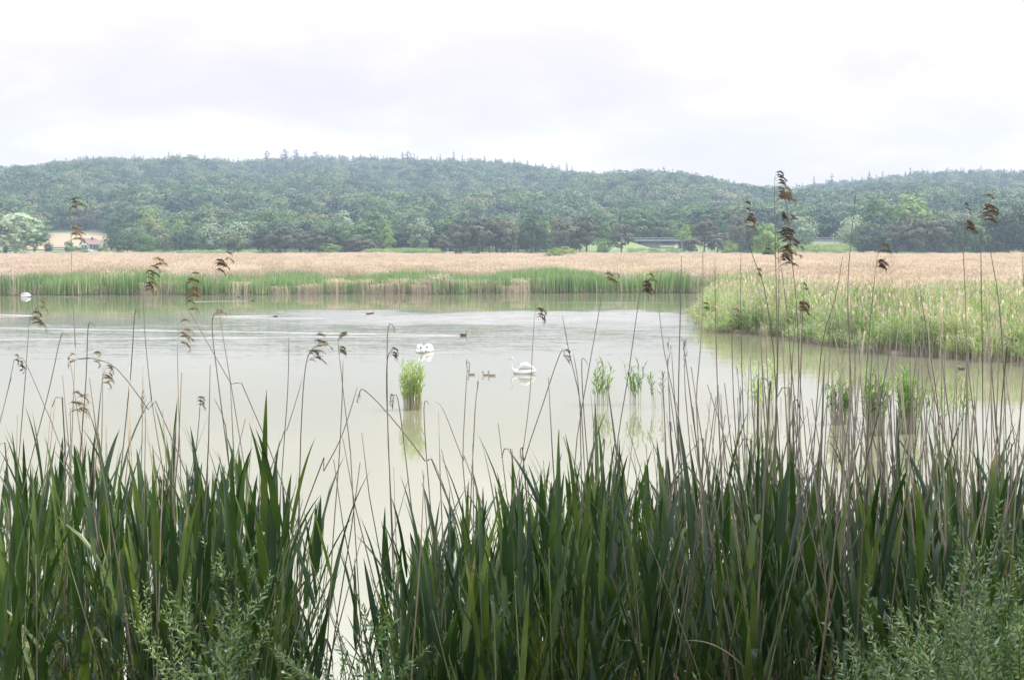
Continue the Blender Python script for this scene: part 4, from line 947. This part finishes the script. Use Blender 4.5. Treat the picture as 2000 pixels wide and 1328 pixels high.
ST = [
 ([(139, 438), (141, 560), (147, 680), (143, 790)], 6.6, [(136, 400, 28, .35, .7), (136, 415, 20, .5, .3), (136, 462, 40, .6, 1.3)], 'tall stalk with a brown drooping plume against the hill above the white house'),
 ([(57, 628), (50, 730), (38, 880)], 6.2, [(57, 626, 40, .9, 1.4), (75, 596, 26, .9, .3)], 'stalk with a compact dark brown plume over far water near the left edge'),
 ([(281, 552), (282, 640), (296, 780), (312, 880)], 6.4, [(296, 517, 36, .5, .5), (290, 530, 30, .6, .5), (282, 545, 32, .7, .7), (281, 562, 30, .9, .8)], 'stalk with four stacked dark plumes in front of the tan reeds at left'),
 ([(364, 596), (400, 660), (452, 750), (520, 860)], 6.0, [(362, 560, 38, .5, .8), (362, 580, 36, .6, .7), (364, 600, 30, .7, .5), (372, 545, 26, .5, .3)], 'leaning stalk with tiers of reddish plumes crossing down to the right'),
 ([(419, 515), (430, 620), (446, 720), (474, 890)], 6.3, [(419, 520, 34, .7, 1.2), (436, 504, 28, .9, .35)], 'stalk with a short dark plume level with the top of the tan reeds at left'),
 ([(440, 604), (422, 610), (414, 640), (428, 760), (446, 900)], 6.6, [(420, 612, 24, .8, .25)], 'thin stalk with a small hooked tip over the water at left'),
 ([(346, 656), (348, 760), (352, 900)], 6.5, [(346, 664, 40, .8, .9), (352, 640, 34, .7, .3)], 'stalk with a pale brown fan plume hanging over the lake at left'),
 ([(187, 638), (180, 632), (172, 640), (168, 740), (156, 900)], 6.3, [], 'bare stalk with a small crook at its tip left of the longest wake lines'),
 ([(273, 622), (270, 609), (263, 614), (256, 720), (238, 900)], 6.7, [], 'bare stalk with a narrow hook tip beside the stacked plumes at left'),
 ([(138, 658), (128, 651), (118, 660), (96, 760), (52, 930)], 6.1, [], 'leaning bare stalk with an arched tip near the left edge'),
 ([(28, 700), (16, 760), (-4, 840)], 6.2, [(27, 700, 22, 1.2, .5)], 'leaning stalk with a limp tassel touching the left edge'),
 ([(34, 712), (40, 700), (50, 708), (90, 800), (140, 930)], 6.0, [(36, 712, 22, 1.4, .7)], 'stalk leaning left with a small dark hanging tassel at its bent tip'),
 ([(135, 707), (160, 700), (190, 702), (230, 722), (290, 800), (350, 890)], 5.8, [(150, 702, -30, .9, .6), (180, 700, 30, 1.1, .5)], 'long arching stalk bent over left with a ragged plume trailing from it'),
 ([(200, 740), (194, 800), (186, 920)], 6.2, [(198, 742, 34, .9, 1.0), (205, 722, 28, 1.2, .7)], 'stalk with a dark ragged plume under the arching stalk'),
 ([(137, 800), (138, 860), (134, 960)], 6.0, [(134, 800, 44, .9, .6), (140, 780, 40, .8, .5), (150, 790, 46, .9, .4)], 'short stalk with messy dry plumes low among the left blades'),
 ([(392, 772), (386, 850), (372, 960)], 6.1, [(384, 785, 24, .8, .7)], 'short stalk with a small broken plume in the left stand'),
 ([(418, 778), (440, 830), (450, 940)], 6.0, [], 'short bare stalk right of the small broken plume'),
 ([(628, 668), (604, 690), (594, 740), (588, 840), (584, 980)], 6.2, [(600, 697, 42, .7, .8), (612, 676, 34, .6, .3), (616, 664, 30, .6, .3)], 'stalk with arching layered grey plume standing free left of the centre'),
 ([(564, 657), (562, 760), (548, 960)], 6.4, [], 'straight bare stalk left of the arching layered plume'),
 ([(592, 736), (560, 840), (520, 940)], 6.1, [], 'bare stalk leaning right into the arching plume stalk'),
 ([(662, 686), (672, 780), (684, 880), (690, 980)], 6.3, [(660, 662, 20, .2, .9), (660, 686, 26, .9, 1.1)], 'stalk with two small dark tufts above the water gap'),
 ([(670, 704), (668, 780), (662, 900), (650, 1060), (640, 1250)], 5.7, [], 'thick straight bare stalk rising through the water gap'),
 ([(698, 756), (668, 850), (632, 920), (600, 980)], 6.1, [], 'bare stalk crossing the thick straight one above the gap'),
 ([(770, 650), (768, 636), (758, 640), (756, 720), (758, 860), (764, 980)], 6.2, [], 'tall stalk with a tight bare hook left of the reed tuft'),
 ([(778, 696), (776, 682), (766, 684), (757, 700), (755, 760), (760, 900)], 6.5, [(762, 690, 28, 1.1, .8)], 'stalk with a curled dark plume next to the tight hook'),
 ([(704, 776), (702, 768), (712, 762), (760, 810), (830, 900), (880, 990)], 6.0, [(704, 776, -14, 1.2, .4)], 'stalk leaning far left with a curled tip pointing at the thick bare stalk'),
 ([(766, 800), (768, 776), (776, 776), (786, 840), (800, 960)], 6.3, [(770, 778, -20, 1.4, .4)], 'stalk with a narrow folded tip right beside the reed tuft'),
 ([(838, 790), (832, 782), (828, 800), (832, 880), (840, 980)], 6.1, [], 'thin hooked stalk just right of the reed tuft'),
 ([(848, 784), (866, 800), (905, 900), (940, 980)], 6.4, [], 'thin stalk with curled tip leaning left of the cygnets'),
 ([(913, 716), (909, 780), (904, 900), (912, 1000)], 6.1, [(912, 716, 12, .1, .4), (917, 722, 12, .1, .3)], 'upright stalk with a thin forked head in front of the first cygnet'),
 ([(934, 744), (928, 800), (922, 920)], 6.3, [(933, 756, 12, .0, .4)], 'upright stalk with a narrow head below the cygnets'),
 ([(1044, 614), (1040, 680), (1034, 780), (1018, 900), (1000, 980)], 6.2, [(1046, 612, 32, 1.0, 1.1)], 'stalk with a flat dark plume bent right, crossing the big swan'),
 ([(1098, 615), (1112, 690), (1134, 790), (1142, 920)], 6.3, [], 'dark bare stalk right of the big swan, tip over the bright water band'),
 ([(1114, 712), (1104, 694), (1094, 690), (1060, 790), (1024, 900), (1010, 990)], 6.0, [(1100, 692, 22, 1.0, .25)], 'leaning stalk with a thin arched tip right of the big swan'),
 ([(1120, 690), (1132, 780), (1136, 960)], 6.2, [], 'bare stalk in the cluster left of the thin airy tuft'),
 ([(1148, 712), (1140, 700), (1136, 712), (1140, 800), (1150, 930)], 6.5, [], 'crooked thin stalk against the thin airy tuft'),
 ([(1180, 545), (1168, 620), (1150, 720), (1128, 850), (1118, 960)], 6.3, [(1180, 546, 32, .9, 1.0), (1200, 535, 18, 1.0, .2)], 'stalk with a flat dark plume in front of the green fringe, left of two'),
 ([(1251, 562), (1240, 640), (1226, 740), (1208, 850), (1200, 960)], 6.2, [(1252, 564, 32, .8, 1.5), (1262, 545, 26, .9, .35)], 'stalk with a rounded dark plume in front of the green fringe, right of two'),
 ([(1285, 590), (1298, 690), (1320, 800), (1326, 930)], 6.3, [], 'bare stalk leaning left right of the rounded dark plume'),
 ([(1331, 500), (1328, 640), (1325, 780), (1326, 930)], 6.1, [], 'straight bare stalk beginning in the tan reeds, left of the thicker one'),
 ([(1338, 700), (1338, 760), (1350, 900)], 6.2, [(1336, 704, 34, .0, .8)], 'stalk with an upright grey fluffy head over calm water'),
 ([(1312, 690), (1318, 780), (1330, 900)], 6.6, [(1305, 700, 34, .0, .4)], 'thin stalk with a faint upright head left of the grey fluffy one'),
 ([(1372, 482), (1373, 560), (1368, 680), (1360, 780), (1366, 900)], 6.0, [(1371, 600, 16, .6, .6)], 'thick dark stalk with a small knot halfway beside the bank tip'),
 ([(1396, 505), (1398, 640), (1402, 780), (1408, 920)], 6.2, [], 'straight bare stalk just right of the thick dark one'),
 ([(1447, 490), (1447, 620), (1450, 760), (1456, 920)], 6.4, [], 'straight bare stalk left of the pair of dark plumes'),
 ([(1438, 606), (1430, 640), (1432, 760), (1440, 900)], 6.5, [(1430, 612, 26, .7, .5)], 'stalk with a small soft plume at the bank tip'),
 ([(1455, 436), (1470, 500), (1492, 560), (1510, 680), (1520, 840)], 6.2, [(1452, 404, 22, .8, .5), (1455, 428, 30, .8, 1.2), (1456, 438, 30, .8, .7)], 'stalk with a pair of dark plumes against the trees right of the bridge'),
 ([(1477, 526), (1483, 580), (1494, 640), (1502, 800)], 6.3, [(1476, 532, 18, 1.0, .6)], 'thin stalk with a hooked tuft low beside the paired plume stalk'),
 ([(1513, 352), (1513, 400), (1516, 560), (1518, 700), (1516, 860)], 6.2, [(1514, 345, 26, .8, .7), (1516, 362, 28, .9, .8), (1516, 386, 36, .7, 1.5), (1526, 420, 20, 1.5, 1.2)], 'tallest stalk of all with stacked dark plumes reaching above the hills'),
 ([(1530, 366), (1538, 410), (1546, 500), (1556, 600), (1560, 720), (1556, 860)], 6.4, [(1528, 380, 36, 1.0, .9), (1540, 428, 20, .5, .4)], 'second tallest stalk close right of the tallest one'),
 ([(1522, 520), (1520, 640), (1518, 760), (1512, 900)], 6.0, [(1518, 460, 42, .5, .7), (1520, 480, 44, .5, 1.0), (1520, 500, 44, .6, 1.2), (1520, 516, 36, .6, .8)], 'stalk with a large reddish feathery plume below the tallest plumes'),
 ([(1524, 510), (1536, 600), (1544, 700), (1560, 860)], 6.3, [(1506, 494, -18, .4, .5)], 'thin stalk rising out of the large reddish plume'),
 ([(1556, 604), (1548, 700), (1540, 860)], 6.1, [(1556, 602, 36, .8, 1.6)], 'stalk with a rounded reddish plume in front of the right bank reeds'),
 ([(1570, 556), (1566, 660), (1560, 860)], 6.5, [(1566, 560, 22, .8, .35)], 'thin pale stalk with a faint plume above the rounded reddish plume'),
 ([(1646, 500), (1632, 580), (1608, 660), (1596, 780), (1588, 900)], 6.2, [], 'bare stalk leaning right in front of the right bank, below the cream willow'),
 ([(1672, 378), (1664, 450), (1656, 560), (1660, 700), (1668, 860)], 5.9, [(1668, 396, 12, .0, .25)], 'very tall bare stem with a thin forked tip against the right hill'),
 ([(1711, 520), (1700, 620), (1690, 760), (1680, 900)], 6.2, [(1711, 518, 30, .8, 1.5), (1716, 488, 30, .7, .35)], 'stalk with a rounded brown plume over the tan reeds at right'),
 ([(1796, 560), (1812, 660), (1830, 780), (1838, 900)], 6.4, [], 'thin bare stalk leaning left in front of the right bank reeds'),
 ([(1881, 410), (1881, 480), (1886, 600), (1888, 760), (1884, 900)], 6.2, [(1881, 404, 20, .9, .6), (1882, 444, 34, .7, 1.3)], 'stalk with two reddish plumes, left one of the two tall ones near the right edge'),
 ([(1916, 425), (1916, 520), (1918, 640), (1920, 860)], 6.1, [(1918, 395, 34, .8, .5), (1916, 416, 38, .7, .8), (1916, 428, 36, .7, .8)], 'stalk with three arched plumes, right one of the two tall ones near the right edge'),
 ([(1923, 432), (1936, 500), (1952, 600), (1962, 760), (1966, 900)], 6.3, [], 'bare stalk starting just below the three arched plumes'),
 ([(1996, 500), (2000, 560), (2006, 700)], 6.2, [(1996, 506, 26, .6, .8)], 'stalk with a small plume cut by the right edge'),
 ([(1440, 720), (1446, 800), (1452, 900)], 6.0, [(1438, 728, 14, .0, .4)], 'short bare stalk with thin upright tip left of the sparse shoots'),
 ([(1608, 706), (1606, 800), (1600, 930)], 6.0, [], 'short thick broken stem left of the rust-footed tuft'),
 ([(283, 792), (284, 840), (282, 960)], 5.9, [(276, 800, 30, .0, 1.0)], 'short stalk with an upright grey spindle head in the left stand'),
]
random.seed(5)
for pts, Y, pl_, lab in ST: stalk(pts, Y, pl_, lab, thick=1.25 if 'thick' in lab else 1.0)

# bare dry stalks nobody could tell apart: near ones as things, rest as one mass
def dry_variant(kind):
    mb = MB(); lx, ly = gau(0, .15), gau(0, .10); pts = [(lx * k ** 1.7, ly * k ** 1.7, k * .93) for k in (0, .25, .5, .75, .95)]
    if kind == 1: q = random.choice((-1, 1)); pts += [(pts[-1][0] + q * .008, pts[-1][1], .965), (pts[-1][0] + q * .022, pts[-1][1], .965), (pts[-1][0] + q * .03, pts[-1][1], .95)]
    elif kind == 2: q = random.choice((-1, 1)); pts[-1] = (pts[-2][0] + q * .10, pts[-2][1], .80)
    else: pts += [(lx * 1.05, ly * 1.05, 1.0)]
    n = len(pts); mb.tube(pts, [.0020 * (1 - .85 * (i / (n - 1)) ** .9) + .0004 for i in range(n)], 5, random.random()); return mb.mesh('stem', M['dry_stem'], True)
DV = [dry_variant(k) for k in (0, 0, 0, 0, 0, 0, 0, 1, 0, 0)]
DENV = [(-100, 700), (0, 760), (120, 720), (300, 680), (480, 700), (560, 800), (620, 900), (700, 900), (760, 860), (850, 800), (960, 840), (1000, 860), (1080, 780), (1130, 720), (1200, 780), (1300, 720), (1400, 700), (1460, 640), (1560, 600),
        (1650, 640), (1750, 660), (1850, 640), (1950, 560), (2100, 560)]
DD = [(-100, .4), (0, .4), (500, .36), (560, .12), (610, .01), (745, .01), (775, .22), (1000, .25), (1100, .42), (1400, .6), (1480, 1), (2100, 1)]
dp = []
while len(dp) < 440:
    Y = uni(5.0, 8.6); X = uni(-.36, .36) * Y; px, _ = pyx((X, Y, 4.5))
    if random.random() > interp(px, DD): continue
    top = interp(px, DENV) + abs(gau(0, 120)) + (uni(0, 250) if random.random() < .5 else 0)
    h = at(px, top, Y).z - zg(X, Y); dp.append((X, Y, h, px))
dp.sort(key=lambda q: -q[2])
for X, Y, h, px in dp[:225]:
    t = link('dry_reed', random.choice(DV)); t.location = (X, Y, zg(X, Y)); t.rotation_euler = (gau(0, .07), gau(0, .10), uni(0, 6.28)); t.scale = (h * .6 + .8, h * .6 + .8, h)
    q = reg(px); tag(t, 'thin bare dry reed stem ' + q, 'reed', 'bare dry stems ' + q)
dsrc = make_sources('dry_source', DV); rs = dp[225:]
scatter('dry_stem_mass', [(X, Y, zg(X, Y)) for X, Y, h, p in rs], [uni(0, 6.28) for _ in rs], [(h * .6 + .8, h * .6 + .8, h) for X, Y, h, p in rs], [random.randrange(10) for _ in rs], dsrc,
        tilt=([gau(0, .06) for _ in rs], [gau(0, .08) for _ in rs]), label='tangle of short dry brown stems low between the green reeds', cat='reeds')

# ------------------------------------------------------------------ willow shrubs in front
def willow_branch():
    st_, lf = MB(), MB(); h = uni(.55, .8); bx, by = gau(.12, .18), gau(0, .15)
    P_ = [Vector((bx * k ** 1.5, by * k ** 1.5, h * k)) for k in (0, .2, .4, .6, .8, 1)]
    st_.tube([tuple(p) for p in P_], [.0036, .003, .0025, .002, .0014, .0007], 4, random.random())
    def leaves(pa, n, l0, f0=0.0):
        for i in range(n):
            f = f0 + (1 - f0) * i / (n - 1); s = f * (len(pa) - 1); k = min(int(s), len(pa) - 2); p = pa[k].lerp(pa[k + 1], s - k); tn = (pa[k + 1] - pa[k]).normalized()
            an = i * 2.4 + uni(-.4, .4); sd_ = tn.cross(Vector((math.cos(an), math.sin(an), .1))).normalized(); d = (tn * uni(.6, 1.0) + sd_ * uni(.5, .9)).normalized(); l = l0 * uni(.6, 1.1) * (1 - .35 * f)
            sw = d.cross(rvec()).normalized() * l * .15; dn = Vector((0, 0, -l * uni(0, .25)))
            lf.add([tuple(p), tuple(p + d * l * .4 + sw), tuple(p + d * l + dn), tuple(p + d * l * .4 - sw), tuple(p + d * l * .4 - sw.cross(d) * .35)], [(0, 1, 4), (1, 2, 4), (2, 3, 4), (3, 0, 4)], random.random())
    leaves(P_, 64, .058, .12)
    for j in range(6):
        k = random.randint(1, 4); p = P_[k]; an = uni(0, 6.28); l = uni(.15, .32); Q = [p, p + Vector((math.cos(an) * l * .4, math.sin(an) * l * .4, l * .45)), p + Vector((math.cos(an) * l * .7, math.sin(an) * l * .7, l))]
        st_.tube([tuple(q) for q in Q], [.0018, .0013, .0006], 4, random.random()); leaves(Q, 30, .05, .05)
    return st_.mesh('branch', M['twig'], True), lf.mesh('foliage', M['willow_leaf'])
WB = [willow_branch() for _ in range(9)]
def shrub(px0, px1, Y0, Y1, n, env, label, name='willow_shrub', scale=1.0):
    cx = (at(px0, 900, (Y0 + Y1) / 2).x + at(px1, 900, (Y0 + Y1) / 2).x) / 2; cy = (Y0 + Y1) / 2
    t = empty(name, (cx, cy, zg(cx, cy))); tag(t, label, 'shrub', 'willow shrubs in front')
    tr = MB()
    for i in range(n):
        Y = uni(Y0, Y1); px = uni(px0, px1); top = interp(px, env) + abs(gau(0, 90)) + (uni(0, 150) if random.random() < .5 else 0); tp = at(px, top, Y); bm_, fm2 = random.choice(WB)
        s = scale * uni(.6, 1.0); root = Vector((tp.x - cx, Y - cy, tp.z - zg(cx, cy) - s * .85))
        br = link('branch', bm_, t); br.location = root; br.rotation_euler = (gau(0, .22), gau(0, .22), uni(0, 6.28)); br.scale = (s, s, s)
        link('foliage', fm2, br)
        foot = Vector((root.x * .55 + gau(0, .05), root.y * .6, 0)); tr.tube([tuple(foot), tuple(foot.lerp(root, .6) + Vector((0, 0, .05))), tuple(root)], [.006, .005, .0036 * s], 4, random.random())
    tr.build('trunk', M['twig'], t); return t
random.seed(3)
shrub(1590, 1800, 4.2, 5.0, 40, [(1590, 1220), (1640, 1190), (1800, 1230)], 'low pale leafed willow shrub at the bottom right, nearer the middle')
shrub(1780, 2040, 4.2, 5.1, 70, [(1780, 1130), (1850, 1060), (1900, 1085), (1950, 1000), (2000, 985)], 'larger pale leafed willow shrub in the bottom right corner')
shrub(330, 500, 4.4, 5.2, 10, [(330, 1120), (400, 1010), (440, 970), (500, 1100)], 'grey-green willow shrub in front of the left stand')
shrub(470, 630, 4.4, 5.2, 14, [(470, 1110), (560, 1140), (650, 1220)], 'green willow shrub at the bottom just left of the water gap')
shrub(660, 770, 4.6, 5.4, 4, [(640, 1050), (700, 1000), (770, 1000)], 'sparse willow twigs standing in the water gap')
shrub(0, 330, 4.2, 4.9, 13, [(0, 1280), (200, 1250), (330, 1200)], 'low willow shrub along the bottom left corner')
shrub(770, 1560, 4.3, 4.9, 14, [(770, 1300), (1560, 1280)], 'low scattered willow twigs along the bottom middle')
# the tree whose shade lies over the near reeds, standing right of the camera
def shade_tree(x, y, H, r, lab):
    t = empty('bank_tree', (x, y, zg(x, y))); tag(t, lab, 'tree')
    mb = crown_mb('broadleaf', 52, 50, wr=.42); cr = mb.build('crown', M['broadleaf'], t); cr.scale = (r / .45, r / .45, H)
    tb = trunk_mb('broadleaf').build('trunk', M['bark'], t, True); tb.scale = (r / .45, r / .45, H)
shade_tree(8.4, 8.0, 15, 4.6, 'tall leafy tree on the bank to the right of the viewpoint')
shade_tree(-6.5, -5.0, 16, 5.5, 'leafy tree on the bank behind the viewpoint, left one')
shade_tree(3.0, -7.5, 17, 5.5, 'leafy tree on the bank behind the viewpoint, right one')

# ------------------------------------------------------------------ haze
hz = MB(); hz.box((0, 1240, 96), (6800, 2700, 196)); ho = hz.build('haze', [])
mh = bpy.data.materials.new('haze_air'); mh.use_nodes = True; t = mh.node_tree; t.nodes.clear()
pv = N(t, 'ShaderNodeVolumePrincipled'); pv.inputs['Density'].default_value = 0.000165; pv.inputs['Color'].default_value = (0.66, 0.79, 0.97, 1); pv.inputs['Anisotropy'].default_value = 0.0
oo = N(t, 'ShaderNodeOutputMaterial'); L(t, pv.outputs[0], oo.inputs['Volume']); ho.data.materials.append(mh); tag(ho, kind='stuff')
